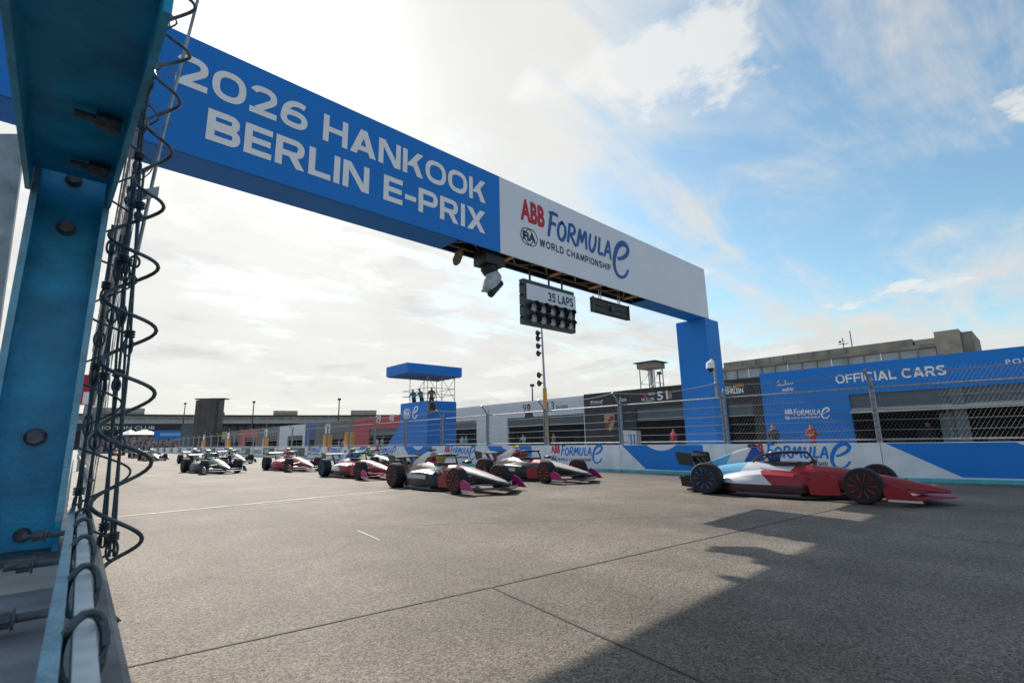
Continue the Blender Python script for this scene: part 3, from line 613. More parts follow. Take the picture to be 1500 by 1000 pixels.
# sponsor mark in arabic and latin
xa, za = lx(1137, 566, g1), lz(1137, 566); mb = MB()
for st, w in (([(1.0,.22),(.98,.1),(.86,.08),(.85,.2),(.84,.08),(.72,.08),(.71,.22),(.70,.08),(.58,.06)], .045), ([(.58,.36),(.58,.06)], .045), ([(.52,.2),(.5,.08),(.36,.06)], .045), ([(.36,.06),(.06,.06)], .045), ([(.10,.06),(.26,.2),(.08,.24),(.22,.38)], .04), ([(.46,-.04),(.44,-.06)], .04)):
    v, f = ribbon([(xa+a*.95, za+b*.95) for a, b in st], w); mb.add(v, f)
o = mb.build('arabic_lettering', M_letter, g1); o.location.y = -.006
lettering('sabic', g1, xa+.3, xa+.95, za-.32, za-.1, M_letter, shear=.25, bold=.02)
ax = lx(1262, 604, g1)
aw = MB().prism([(.05, 2.42), (-.5, 2.28), (-.5, 2.36), (.05, 2.52)], 0, ax-.4, g1.location.y-yr-.8).build('awning', mat('pale_awning', (.5, .48, .42), .7), g1)
MB().box(lx(1392, 580, g1), lx(1412, 580, g1), -.05, .1, 0, 3.3).build('pillar', M_slate, g1)
MB().box(lx(1366, 630, g1), lx(1388, 630, g1), 3.0, 3.1, .2, 2.2).build('poster_board', mat('poster', (.35, .5, .62), .5, var=.4, scale=2), g1)
# black garages
y1 = hit(855, 580, 0, GX).y
g2 = garage(y1, y0+.02, 4.80, M_blackwall, [(y1-hit(931, 600, 0, GX).y, y1-hit(1040, 590, 0, GX).y, 3.35), (y1-hit(1064, 590, 0, GX).y, y1-hit(1112, 590, 0, GX).y-.4, 3.25)], 'black garage front with white driver names and a gold crest')
sign('MÜLLER', g2, 940, 588, 959, 586, .30, M_letter, bold=.0); sign('NICO', g2, 950, 579, 959, 578, .2, M_letter, bold=.02)
sign('51', g2, 963, 586, 979, 584, .62, M_letter, bold=.02); sign('PASCAL', g2, 1063, 570, 1079, 568, .2, M_letter); sign('WEHRLEIN', g2, 1056, 578, 1089, 574, .34, M_letter, bold=.03)
race_logo(g2, lx(865, 593, g2), lz(865, 593), 1.25, M_letter, M_letter, M_letter)
sign('NDOR', g2, 909, 588, 918, 587, .22, M_letter, bold=.02)
MB().box(lx(944, 582, g2)-.1, lx(944, 582, g2)+.2, -.01, -.002, lz(944, 582), lz(944, 582)+.2).build('flag_patch', M_red, g2)
fx, fz = lx(1083, 566, g2), lz(1083, 566)
for k, c in enumerate(((.5,.35,.02), (.5,.02,.02), (.02,.02,.02))): MB().box(fx-.3, fx+.3, -.01, -.002, fz+.11*k, fz+.105+.11*k).build('flag_stripe', mat('flag%d' % k, c), g2)
cx, cz = lx(893, 620, g2), lz(893, 618); S_ = .62
gold = mat('crest_gold', (.48, .30, .17), .45, .2, var=.1)
MB().prism([(cx+S_*a, cz+S_*b) for a, b in ((-.8,.95),(-.3,1.08),(0,1.0),(.3,1.08),(.8,.95),(.78,.1),(.5,-.65),(0,-1.15),(-.5,-.65),(-.78,.1))], 1, -.012, -.002).build('crest', gold, g2)
cr = mat('crest_red', (.35, .03, .03), .5)
for a, b, c, d in ((.08,.66,.1,.75), (-.66,-.08,-.7,0)):
    MB().box(cx+S_*a, cx+S_*b, -.018, -.013, cz+S_*c, cz+S_*d).build('crest_field', cr, g2)
MB().prism([(cx+S_*a, cz+S_*b) for a, b in ((-.22,.3),(0,.36),(.22,.3),(.2,-.1),(0,-.3),(-.2,-.1))], 1, -.024, -.019).build('crest_shield', mat('crest_dark', (.12,.07,.03)), g2)
def portrait(t, px, py, h):
    x, z = lx(px, py, t), lz(px, py); e = lambda cx_, cz_, rx, rz_: [(x+h*(cx_+rx*math.cos(2*math.pi*k/14)), z+h*(cz_+rz_*math.sin(2*math.pi*k/14))) for k in range(14)]
    MB().prism([(x+h*a, z+h*b) for a, b in ((-.45,0),(.45,0),(.4,.28),(.12,.42),(-.12,.42),(-.4,.28))], 1, -.010, -.002).build('portrait_shoulders', M_black, t)
    MB().prism(e(0, .74, .19, .26), 1, -.012, -.004).build('portrait_hair', mat('hair_print', (.06,.035,.02)), t)
    MB().prism(e(0, .64, .15, .22), 1, -.016, -.0125).build('portrait_face', M_skin, t)
portrait(g2, 983, 592, .95)
cab = thing('cabinet', 'white cabinet standing before the black garage wall', 'cabinet', (GX-1.2, hit(934, 645, 0, GX).y, 0), R(-90))
MB().box(-.75, .05, 0, .6, 0, 1.75).build('body', M_whitewall, cab); MB().box(.1, .7, 0, .6, 0, 1.7).build('door', M_whitewall, cab); MB().box(.2, .32, -.01, -.002, .3, 1.5).build('stripe', M_blue, cab); MB().box(.46, .58, -.01, -.002, .3, 1.5).build('stripe', M_blue, cab)
# white garage
y2 = hit(670, 597, 0, GX).y+2
g3 = garage(y2, y1+.02, 4.72, M_whitewall, [(.6, y2-hit(698, 618, 0, GX).y, 3.25), (y2-hit(743, 614, 0, GX).y, y2-y1-.1, 3.25)], 'long white garage front with portrait, numbers and two openings')
sign('13', g3, 802, 601, 812, 600, .75, M_navy); sign('DA COSTA', g3, 815, 599, 832, 597, .30, M_navy, bold=.03); sign('9', g3, 766, 604, 771, 603, .8, M_navy)
portrait(g3, 775, 611, 1.25)
# red garage, then the smaller ones beyond
y3, y4 = hit(585, 607, 0, GX).y, hit(518, 614, 0, GX).y
g4 = garage(y4, y3-6, 4.62, M_redwall, [(y4-hit(541, 625, 0, GX).y, y4-y3+5.8, 3.0)], 'red garage front with white race numbers left of the blue tower')
sign('29', g4, 550, 619, 558, 618, .95, M_letter, bold=.02); sign('48', g4, 570, 617, 577, 616, .95, M_letter, bold=.02)
M_bluew = mat('blue_garage_wall', (.02, .11, .36), .5)
M_salmon = mat('salmon_garage_wall', (.50, .12, .12), .55); M_yel = mat('ochre_garage_wall', (.50, .34, .12), .6)
prev = y4
for px, py, wm, nm in ((463, 619, M_grey, 'dark grey garage front left of the red one'), (448, 620, M_bluew, 'narrow blue garage front beside a white one'), (410, 624, M_whitewall, 'small white garage front beyond the blue one'), (378, 627, M_grey, 'grey garage front left of the small white one'), (352, 629, M_salmon, 'salmon red garage front far along the pit lane'), (333, 631, M_grey, 'far grey garage front between salmon and ochre ones'), (314, 632, M_yel, 'farthest garage front with ochre panels')):
    yy = hit(px, py, 0, GX).y; garage(yy, prev+.05, 4.6, wm, [(.35*(yy-prev), .92*(yy-prev), 2.7)], nm); prev = yy
# people in front of the garages
for (px, pose, sh, tr, lab, dx) in ((1190, 'folded', (.45,.03,.03), (.25,.03,.03), 'person in red and yellow overalls before the blue official cars wall', 2.5), (1134, 'stand', (.05,.05,.05), (.04,.04,.05), 'person in dark cap just above the barrier by the official cars wall', 5), (987, 'stand', (.4,.02,.03), (.03,.03,.03), 'person in red shirt beside the gantry column', 1.5), (683, 'stand', (.08,.38,.42), (.05,.05,.06), 'person in turquoise shirt in the doorway right of the tower', 1), (677, 'stand', (.5,.5,.5), (.05,.05,.06), 'person in white shirt beside the turquoise shirt right of the tower', .6), (768, 'lean', (.6,.6,.6), (.05,.05,.06), 'person in white shirt in the white garage opening', .4), (811, 'stand', (.25,.22,.22), (.3,.02,.03), 'person in grey top beside the yellow mast', .4), (553, 'stand', (.6,.6,.62), (.05,.05,.06), 'person in white shirt before the red garage', 1.), (560, 'stand', (.4,.4,.42), (.05,.05,.06), 'person in grey shirt and orange cap before the red garage', 1.2), (497, 'stand', (.6,.6,.6), (.05,.05,.06), 'person in white shirt left of the red garage', 1), (505, 'lean', (.55,.55,.55), (.05,.05,.06), 'person bending in white shirt left of the red garage', 1), (1362, 'stand', (.03,.03,.03), (.03,.03,.04), 'person in black inside the official cars opening', -2)):
    X = GX-dx; y = hit(px, 640, 0, X).y; pp = person(lab, (X, y, 0), R(-90)+random.uniform(-.4, .4), pose, sh, tr)
    if px == 1190: MB().prism([(-.17,1.2),(.0,1.08),(.17,1.2),(.17,1.3),(.0,1.19),(-.17,1.3)], 1, -.26, -.245).build('sash', M_yellow, pp)
# marshal posts
for i, (px, py) in enumerate(((546-66, 640), (512, 640), (389, 645), (334, 648), (298, 650))):
    q = hit(px, py, 0, 17.3); t = thing('marshal_post', ['pair of yellow pads with white sign left of the dark garage', 'pair of yellow pads without a sign nearest the red garage', 'pair of yellow pads with white sign by the small white garage', 'small far yellow pads with sign before the salmon garage', 'farthest yellow pads with sign near the big screen'][i], 'marshal post', (17.3, q.y, 0), R(-90), 'marshal posts')
    for x in (-.42, .42): MB().box(x-.2, x+.2, -.15, .15, 0, 2.0).build('pad', M_yellow, t)
    if i != 1: MB().box(-.55, .45, -.03, .0, 2.1, 2.9).build('sign', M_letter, t); MB().tube([(-.05, .03, 2.3), (-.05, .03, 3.6)], .03, 6).build('pole', M_galv, t)
    else: MB().box(-.6, .6, -.1, .1, 2.01, 2.12).build('crossbar', M_yellow, t)

# ---------------------------------------------------------------- buildings behind
tb = thing('terminal_building', 'long limestone terminal building with window band above the blue garage', 'building', (90, 42, 0), R(-90))
yA = hit(1425, 495, 0, 90).y; LT = 42-yA
zA, zB, zC = hit(1300, 536, 0, 90).z, hit(1300, 516, 0, 90).z, hit(1300, 500, 0, 90).z       # sill, window head, roof edge
LB = LT-(hit(1372, 510, 0, 90).y-yA)
MB().box(0, LT, 0, 14, 0, zA).build('wall', M_stone, tb); MB().box(.2, LB, .5, 14, zA, zB).build('window_backing', M_slate, tb)
MB().box(-.2, LB, -.25, 14, zB, zB+.55).build('cornice', M_stone2, tb)
MB().box(2.2, LT-(hit(1336, 505, 0, 90).y-yA), .6, 12, zB+.55, zC).build('roof_storey', M_stone2, tb); MB().box(LT-(hit(1336, 505, 0, 90).y-yA)+.3, LB, .6, 12, zB+.55, zC-.25).build('roof_storey', M_stone, tb)
MB().box(LB, LT-(hit(1408, 500, 0, 90).y-yA), -.3, 12, zA, zC+.45).build('stair_block', M_stone, tb); MB().box(LT-(hit(1408, 500, 0, 90).y-yA)+.05, LT, .8, 12, zA, zC+.1).build('stair_block', M_stone2, tb)
nw = 15
for i in range(nw):
    a = .3+(LB-.4)*i/nw; wd = (LB-.4)/nw; MB().box(a, a+.16, -.02, .45, zA, zB).build('window_frame', M_stone2 if i % 3 else M_letter, tb)
    MB().box(a+.18, a+wd-.02, .18, .24, zA+.05, zB-.05).build('pane', M_glass, tb)
for i in range(9): MB().box(3.4+i*2.3, 3.46+i*2.3, .57, .598, zB+.6, zC-.05).build('panel_joint', M_dark, tb)
for px, py, h, lab in ((1237, 515, 2.0, 'dark roof antenna with cross arm on the terminal building'), (1249, 512, 3.0, 'thin whip antenna on the terminal roof')):
    q = hit(px, py, 0, 93); t = thing('roof_antenna', lab, 'antenna', (93, q.y, zC-.05)); MB().tube([(0,0,0),(0,0,h)], .07, 6).build('mast', M_dark, t)
    if h < 2.5: MB().tube([(0,-.7,1.0),(0,.7,1.0)], .06, 6).build('cross_arm', M_dark, t); MB().lathe([(.05,-.1),(.2,0),(.05,.1)], (-.1,.4,1.4), 0, 10).build('dish', M_dark, t)
# lattice tower
q = hit(955, 560, 0, 70); lt = thing('lattice_tower', 'steel lattice lookout tower with flat cabin behind the black garage', 'tower', (70, q.y, 0), R(-90))
zt = hit(955, 540, 0, 70).z
for x in (-1.3, 1.3):
    for y in (-1.3, 1.3): MB().tube([(x,y,0),(x,y,zt)], .09, 6).build('leg', M_galv, lt)
for k in range(5):
    z = zt*k/5
    for s in (-1.3, 1.3): MB().tube([(-1.3,s,z),(1.3,s,z+zt/5)], .05, 5).build('brace', M_galv, lt); MB().tube([(s,-1.3,z+zt/5),(s,1.3,z+zt/5)], .05, 5).build('tie', M_galv, lt)
MB().tube([(0,0,0),(0,0,zt)], .3, 8).build('ladder_shaft', M_galv, lt); MB().box(-1.6, 1.6, -1.6, 1.6, zt, zt+.9).build('cabin', M_stone2, lt); MB().box(-2, 2, -2, 2, zt+.9, zt+1.05).build('roof', M_dark, lt)
# the far curved hall
hall = thing('airport_hall', 'long curved airport hall with canopy and glass front across the background', 'building')
def az(px): d = FW+((px-750)/F_PX)*RT-((650-500)/F_PX)*UP; return math.atan2(d.x, d.y)
RH = 300
def arc(px0, px1, r0, r1, z0, z1, name, m_, n=40):
    a0, a1 = az(px0), az(px1); rings = []
    for k in range(n+1):
        a = a0+(a1-a0)*k/n; s, c = math.sin(a), math.cos(a); rings.append([(r0*s, r0*c, z0), (r1*s, r1*c, z0), (r1*s, r1*c, z1), (r0*s, r0*c, z1)])
    return MB().loft(rings).build(name, m_, hall)
M_canopy = mat('canopy_fascia', (.42, .42, .42), .6, var=.12, scale=.1); M_hallglass = mat('hall_glass', (.10, .145, .165), .25, var=.3, scale=.12); M_roofdark = mat('roof_felt', (.055, .05, .045), .9, var=.3, scale=.1)
PX0, PX1 = 60, 735
arc(PX0, PX1, RH+14, RH+50, 0, 16.6, 'upper_wall', M_stone2); arc(PX0, PX1, RH+13, RH+52, 16.6, 17.4, 'roof_edge', M_roofdark)
arc(PX0, PX1, RH-6, RH+14, 12.0, 13.8, 'canopy', M_canopy); arc(PX0, PX1, RH+8, RH+12, 6, 12.0, 'glass_wall', M_hallglass); arc(PX0, PX1, RH+6, RH+12, 0, 6, 'plinth', mat('plinth_green', (.10,.12,.07), .8, var=.3, scale=.2))
for k in range(60):
    a = az(PX0)+(az(PX1)-az(PX0))*(k+.5)/60; MB().tube([((RH+7)*math.sin(a), (RH+7)*math.cos(a), 6), ((RH+7)*math.sin(a), (RH+7)*math.cos(a), 12.0)], .25, 5).build('mullion', M_dark, hall)
for pa, pb, z in ((397, 433, 24), (512, 550, 24.3), (306, 325, 23), (128, 206, 24.5), (620, 660, 24)): arc(pa, pb, RH+16, RH+40, 17.4, z-3.9, 'roof_block', M_stone, 4)
# lamp posts in the distance
for i, (px, py, d, lab) in enumerate(((265, 592, 180, 'distant apron lamp post left of the big screen'), (367, 590, 150, 'distant apron lamp post right of the big screen'), (494, 586, 130, 'apron lamp post behind the dark grey garage'), (782, 566, 95, 'lamp post above the white garage roof'), (974, 548, 90, 'lamp post beside the lattice tower'))):
    a = az(px); x, y = d*math.sin(a), d*math.cos(a); c, dr = CAMP, FW+((px-750)/F_PX)*RT-((py-500)/F_PX)*UP; z = CAM_H+dr.z*d/math.hypot(dr.x, dr.y)
    t = thing('lamp_post', lab, 'lamp post', (x, y, 0)); MB().tube([(0,0,0),(0,0,z)], [.22,.12], 6).build('pole', M_dark, t); MB().box(-.3, .3, -.3, .3, z, z+.5).build('lamp_head', M_dark, t)
# big screen
a = az(296); d = 108; x, y = d*math.sin(a), d*math.cos(a)
bs = thing('video_screen', 'tall dark video screen tower at the far end of the pit lane', 'screen', (x, y, 0), R(-40))
MB().box(-1.9, 1.9, 0, .5, 1.2, 9.6).build('screen', mat('screen_off', (.075,.065,.065), .35, var=.3, scale=.5), bs); MB().box(2.0, 2.5, -.2, 1.6, 0, 9.7).build('support_tower', M_dark, bs); MB().box(-2, 3.4, -.3, 1.6, 9.72, 9.9).build('roof', M_dark, bs); MB().box(-4.4, -2.0, .6, 1.4, 0, 5.2).build('side_wing', M_slate, bs)
for k in range(4):
    for j in range(8): MB().box(-1.88+.95*k, -.97+.95*k, -.03, -.002, 1.25+1.04*j, 2.25+1.04*j).build('screen_tile', MATS['screen_off'], bs)
# club front, banner, tents, crowd
a = az(190); cl = thing('club_front', 'dark hospitality club front with lettering below the hall at far left', 'pavilion', (170*math.sin(a), 170*math.cos(a), 0), -a)
MB().box(-15, 11, 0, 6, 0, 6.8).build('body', M_black, cl); MB().box(-15, 11, -1.2, -.01, 5.2, 7.4).build('fascia', M_black, cl); lettering('EMOTION CLUB', cl, -8, 5, 5.9, 6.8, M_letter, y=-1.22)
a = az(256); bn = thing('banner', 'bright blue advertising banner above the far spectators', 'banner', (140*math.sin(a), 140*math.cos(a), 0), -a)
MB().box(-4.2, 4.2, 0, .2, 2.9, 4.9).build('panel', mat('cyan_blue_print', (.01,.20,.60)), bn); MB().box(-3.0, 2.6, -.02, -.002, 3.6, 4.3).build('print', mat('pale_blue_print', (.25,.5,.75)), bn)
for x in (-4, 4): MB().tube([(x,.3,0),(x,.3,3.2)], .1, 6).build('post', M_galv, bn)
for i, px in enumerate((188, 209)):
    a = az(px); t = thing('parasol_tent', ['white pointed tent left among the far spectators', 'wide white tent right among the far spectators'][i], 'tent', (150*math.sin(a), 150*math.cos(a), 0), -a)
    MB().lathe([(.1, 1.1), (2.2+1.5*i, 0), (2.2+1.5*i, -.15)], (0,0,4.2), 2, 8).build('canopy', M_letter, t); MB().tube([(0,0,0),(0,0,4.4)], .08, 6).build('pole', M_galv, t)
def crowd():
    mb = MB()
    for k in range(520):
        a = az(random.uniform(130, 285)); row = random.randint(0, 4); d = 138+row*1.6; x, y = d*math.sin(a), d*math.cos(a); z = .3+.5*row; h = random.uniform(1.1, 1.5); w = .22; mi = random.randint(0, 4)
        mb.loft([[(x+w*f*math.cos(t), y+w*f*math.sin(t), z+h*g) for t in (0, 1.57, 3.14, 4.71)] for f, g in ((.8, 0), (1, .5), (.9, .78), (.3, .82))], mi=mi)
        mb.loft([[(x+.13*f*math.cos(t), y+.13*f*math.sin(t), z+h*.82+g) for t in (0, 1.57, 3.14, 4.71)] for f, g in ((.6, 0), (1, .12), (.5, .28))], mi=5)
    o = mb.build('crowd', [mat('crowd%d' % i, c, .9) for i, c in enumerate(((.4,.4,.4),(.06,.06,.08),(.3,.08,.08),(.08,.13,.25),(.5,.48,.42)))]+[M_skin])
    tag(o, 'mass of far spectators behind the fence at left', 'crowd', kind='stuff')
crowd()
a0, a1 = az(125), az(300); st_ = thing('spectator_stand', 'stepped grey stand under the far spectators', 'stand')
for k in range(5):
    r0 = 137.2+1.6*k; rings = []
    for j in range(13):
        a = a0+(a1-a0)*j/12; s, c = math.sin(a), math.cos(a); rings.append([(r0*s,r0*c,0),((r0+1.58)*s,(r0+1.58)*c,0),((r0+1.58)*s,(r0+1.58)*c,.3+.5*k),(r0*s,r0*c,.3+.5*k)])
    MB().loft(rings).build('step', M_grey, st_)

# ---------------------------------------------------------------- racing cars
def car_meshes():
    C = {}
    def prof(y, hw, zb, zt, k=.55):
        h = zt-zb; half = [(hw*.75, zb), (hw, zb+.18*h), (hw, zb+.55*h), (hw*.9, zb+.75*h), (hw*k, zt-.04*h), (hw*.22, zt)]
        return [(x, y, z) for x, z in half]+[(-x, y, z) for x, z in reversed(half)]
    st = [(-1.15,.05,.20,.26),(-.9,.11,.19,.33),(-.5,.165,.17,.42),(0,.21,.15,.52),(.45,.25,.12,.60),(.9,.31,.10,.65),(1.25,.35,.09,.67),(1.8,.37,.09,.69),(2.05,.34,.09,.72),(2.35,.29,.09,.70),(2.8,.23,.10,.62),(3.3,.15,.13,.50),(3.6,.09,.17,.40)]
    C['body'] = MB().loft([prof(*s) for s in st])
    C['engine_cover'] = MB().loft([prof(y, hw, zb, zt, .7) for y, hw, zb, zt in ((1.98,.13,.6,.93),(2.06,.145,.6,1.0),(2.2,.135,.58,1.01),(2.5,.10,.54,.93),(2.9,.05,.48,.78),(3.45,.018,.38,.57))])
    def pod(s): return MB().loft([[(s*xi, y, zb), (s*xo, y, zb), (s*(xo+.02), y, zb+(zt-zb)*.5), (s*(xo-.03), y, zt-.06), (s*(xo-.14), y, zt), (s*xi, y, zt+.02)] for y, xi, xo, zb, zt in ((.95,.28,.44,.12,.36),(1.2,.3,.66,.08,.50),(1.8,.3,.74,.08,.53),(2.35,.25,.70,.08,.47),(2.8,.18,.52,.1,.38),(3.2,.1,.34,.12,.30))])
    C['sidepod'] = [pod(1), pod(-1)]
    hp = [(.1,.15),(.36,.55),(.80,.95),(.82,2.35),(.62,2.62),(.56,3.55)]
    C['floor'] = MB().prism(hp+[(-x, y) for x, y in reversed(hp)], 2, .035, .07)
    w1 = [(.02,-1.22),(.12,-1.20),(.86,-.62),(.86,-.36),(.14,-.72)]; w2 = [(.2,-.86),(.83,-.46),(.83,-.32),(.2,-.62)]
    mb = MB().prism(w1+[(-x, y) for x, y in reversed(w1)], 2, .12, .145)
    for s in (1, -1): mb.prism([(s*x, y) for x, y in w2], 2, .21, .225)
    C['front_wing'] = mb
    C['end_plate'] = [MB().prism([(-.86,.08),(-.34,.08),(-.30,.30),(-.42,.37),(-.62,.30)], 0, s*.845, s*.865) for s in (1, -1)]
    C['wheel_fairing'] = [MB().prism([(.40,.12),(.92,.10),(.95,.36),(.55,.50),(.42,.42)], 0, s*.62, s*.645) for s in (1, -1)]
    mb = MB().loft([[(x, 3.42+.0*abs(x), .80), (x, 3.76, .86), (x, 3.77, .875), (x, 3.42, .83)] for x in (-.48, 0, .48)])
    for s in (1, -1): mb.prism([(3.36,.58),(3.72,.62),(3.82,.92),(3.40,.88)], 0, s*.48, s*.5); mb.prism([(3.1,.38),(3.3,.38),(3.62,.81),(3.48,.81)], 0, s*.13, s*.15)
    C['rear_wing'] = mb
    mb = MB()
    for x in (-.45,-.22,0,.22,.45): mb.prism([(3.1,.06),(3.72,.12),(3.74,.36),(3.3,.25)], 0, x-.008, x+.008)
    mb.loft([[(x, 3.05, .07), (x, 3.74, .30), (x, 3.74, .32), (x, 3.05, .1)] for x in (-.55, .55)]); C['diffuser'] = mb
    mb = MB().tube([(0,.92,.62),(0,.98,.80),(0,1.06,.90)], .024, 6)
    mb.tube([(-.27,2.08,.70),(-.29,1.9,.84),(-.29,1.5,.905),(-.2,1.18,.91),(0,1.06,.905),(.2,1.18,.91),(.29,1.5,.905),(.29,1.9,.84),(.27,2.08,.70)], .028, 8); C['halo'] = mb
    mb = MB(); n = 20
    mb.loft([[(.25*math.cos(t)*k, 1.5+.48*math.sin(t)*k, .69+dz) for t in [2*math.pi*i/n for i in range(n)]] for k, dz in ((1.04,-.06),(1.0,.012),(.8,.016))]); C['cockpit'] = mb
    C['suspension_arm'] = []
    for s in (1, -1):
        for y, x1, za, zb in ((0,.62,.34,.42),(.28,.62,.20,.26),(-.22,.62,.22,.26),(2.97,.56,.36,.44),(2.7,.56,.22,.26),(3.2,.56,.24,.26)):
            yc = 0 if y < 1.5 else 2.97; C['suspension_arm'].append(MB().tube([(s*.14, y, zb), (s*x1, yc+(y-yc)*.25, za)], .014, 5))
    C['mirror'] = [MB().loft([[(s*x, y, z) for y, z in ((1.05-w, .66-w*.3), (1.10, .66-w*.3), (1.10, .72+w*.6), (1.05-w, .72+w*.3))] for x, w in ((.30, -.02), (.40, -.015), (.43, .03), (.58, .03))]) for s in (1, -1)]
    C['roof_camera'] = MB().loft([[(x, y, z) for x, z in ((-w,1.02),(w,1.02),(w,1.02+h),(-w,1.02+h))] for y, w, h in ((2.02,.03,.03),(2.08,.10,.065),(2.2,.10,.06),(2.26,.04,.03))])
    def tyre(r, w): return MB().lathe([(r*.70,-w/2),(r*.90,-w/2),(r*.975,-w*.42),(r,-w*.28),(r,w*.28),(r*.975,w*.42),(r*.90,w/2),(r*.70,w/2)], (0,0,0), 0, 28)
    def rim(r, w):
        mb = MB().lathe([(r*.62,-w*.38),(r*.70,-w*.505),(r*.72,-w*.49),(r*.72,w*.49),(r*.70,w*.505),(r*.62,w*.38)], (0,0,0), 0, 28)
        for k in range(10):
            a = 2*math.pi*k/10; c, s = math.cos(a), math.sin(a)
            for sd_ in (-1, 1): mb.tube([(sd_*w*.40, .05*c, .05*s), (sd_*w*.47, r*.66*c, r*.66*s)], .026, 4)
        mb.lathe([(.06,-w*.45),(.06,w*.45)], (0,0,0), 0, 12); return mb
    for nm, r, w in (('f', .325, .25), ('r', .345, .30)): C['tyre'+nm] = tyre(r, w); C['rim'+nm] = rim(r, w)
    C['helmet'] = MB().lathe([(.07,-.13),(.115,-.09),(.132,0),(.12,.07),(.08,.12),(.02,.137)], (0,1.72,.80), 2, 18)
    return {k: ([q.mesh(k, True) for q in v] if isinstance(v, list) else v.mesh(k, True)) for k, v in C.items()}
CM = car_meshes()
for v in CM.values():
    for q in (v if isinstance(v, list) else [v]):
        q.materials.append(M_carbon)
        try: q.set_sharp_from_angle(angle=R(35))
        except Exception: pass
def part(name, me, parent, m_):
    o = link(name, me, parent); s = o.material_slots[0]; s.link = 'OBJECT'; s.material = m_; return o
def paint(c): return mat('paint_%.3f_%.3f_%.3f' % c, c, .42, var=.03, coat=.22)
def race_car(label, loc, rz, body, pod, cover, wing, plate, fair, rimf, rimr, helmet, tcam, dlabel, steer=0, strip=None):
    t = thing('racing_car', label, 'racing car', loc, rz, 'single seat racing cars on the track')
    part('body', CM['body'], t, body)
    for q in CM['sidepod']:
        o = part('sidepod', q, t, pod)
    part('engine_cover', CM['engine_cover'], t, cover); part('floor', CM['floor'], t, M_carbon); part('front_wing', CM['front_wing'], t, wing)
    for q in CM['end_plate']: part('end_plate', q, t, plate)
    for q in CM['wheel_fairing']: part('wheel_fairing', q, t, fair)
    for s in (-1, 1):
        MB().box(s*.868-.003, s*.868+.003, -.84, -.36, .085, .12).build('plate_lip', paint((.62,.6,.62)), t)
        MB().box(s*.80-.02, s*.80+.02, 1.05, 2.3, .071, .10).build('sill', paint((.05,.07,.12)), t)
    part('rear_wing', CM['rear_wing'], t, M_carbon); part('diffuser', CM['diffuser'], t, M_carbon); part('halo', CM['halo'], t, M_carbon); part('cockpit', CM['cockpit'], t, M_black)
    [part('suspension_arm', q, t, M_carbon) for q in CM['suspension_arm']]; [part('mirror', q, t, M_carbon) for q in CM['mirror']]
    part('roof_camera', CM['roof_camera'], t, paint(tcam))
    for k, x, y, r, rm in (('f', .715, 0, .325, rimf), ('r', .70, 2.97, .345, rimr)):
        for s in (-1, 1):
            w = part('wheel', CM['tyre'+k], t, M_tyre); w.location = (s*x, y, r+.001)
            if k == 'f': w.rotation_euler = (0, 0, steer)
            part('rim', CM['rim'+k], w, rm)
    if strip:
        for s in (-1, 1): MB().box(s*.755-.004, s*.755+.004, 1.35, 2.25, .30, .40).build('side_strip', strip, t)
    h = part('person', CM['helmet'], None, paint(helmet)); h.location = loc; h.rotation_euler = (0, 0, rz); tag(h, dlabel, 'person', 'drivers in the racing cars')
    me = h.data
    return t
WH, RD, BK = (.60, .60, .63), (.31, .003, .013), (.016, .016, .02)
SKY, DBL, MAG, PNK = (.10, .42, .66), (.01, .06, .30), (.42, .01, .14), (.55, .25, .25)
GRN, MNT = (.02, .12, .10), (.45, .62, .50)
def rimm(c): return mat('rim_%.2f_%.2f_%.2f' % c, c, .4, .3, var=.1)
A_body = livery('livery_red_white', [(-1.2, RD), (1.75, WH), (2.75, SKY)], zlow=.16); A_pod = livery('pod_red_white', [(-1.2, RD), (1.35, WH), (2.3, SKY)], low=(.05, .004, .008), zlow=.26, slant=-.9)  # dark tones below zlow put lower-body shade into the paint
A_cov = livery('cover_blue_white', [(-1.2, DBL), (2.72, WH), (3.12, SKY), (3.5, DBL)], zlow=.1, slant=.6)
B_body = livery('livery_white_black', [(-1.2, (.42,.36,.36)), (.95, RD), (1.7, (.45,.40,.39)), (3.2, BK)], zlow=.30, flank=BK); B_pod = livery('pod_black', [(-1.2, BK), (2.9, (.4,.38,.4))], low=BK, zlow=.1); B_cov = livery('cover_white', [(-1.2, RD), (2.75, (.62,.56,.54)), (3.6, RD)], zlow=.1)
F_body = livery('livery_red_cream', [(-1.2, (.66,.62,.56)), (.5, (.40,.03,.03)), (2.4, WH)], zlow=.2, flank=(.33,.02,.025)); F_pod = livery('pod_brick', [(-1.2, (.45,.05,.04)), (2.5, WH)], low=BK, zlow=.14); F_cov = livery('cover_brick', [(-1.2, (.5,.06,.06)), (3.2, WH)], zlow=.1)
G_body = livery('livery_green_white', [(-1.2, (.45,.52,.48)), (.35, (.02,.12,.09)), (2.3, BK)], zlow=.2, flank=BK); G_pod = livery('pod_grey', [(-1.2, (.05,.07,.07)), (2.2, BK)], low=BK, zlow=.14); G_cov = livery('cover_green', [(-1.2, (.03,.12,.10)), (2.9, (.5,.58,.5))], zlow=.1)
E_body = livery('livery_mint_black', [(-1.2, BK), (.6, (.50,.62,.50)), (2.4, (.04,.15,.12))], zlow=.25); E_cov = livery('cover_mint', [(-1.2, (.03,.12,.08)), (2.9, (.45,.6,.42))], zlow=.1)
Y_body = livery('livery_yellow_navy', [(-1.2, (.60,.40,.08)), (.8, DBL), (2.2, (.6,.4,.08))], zlow=.2); Y_cov = livery('cover_navy', [(-1.2, DBL), (2.9, WH)], zlow=.1)
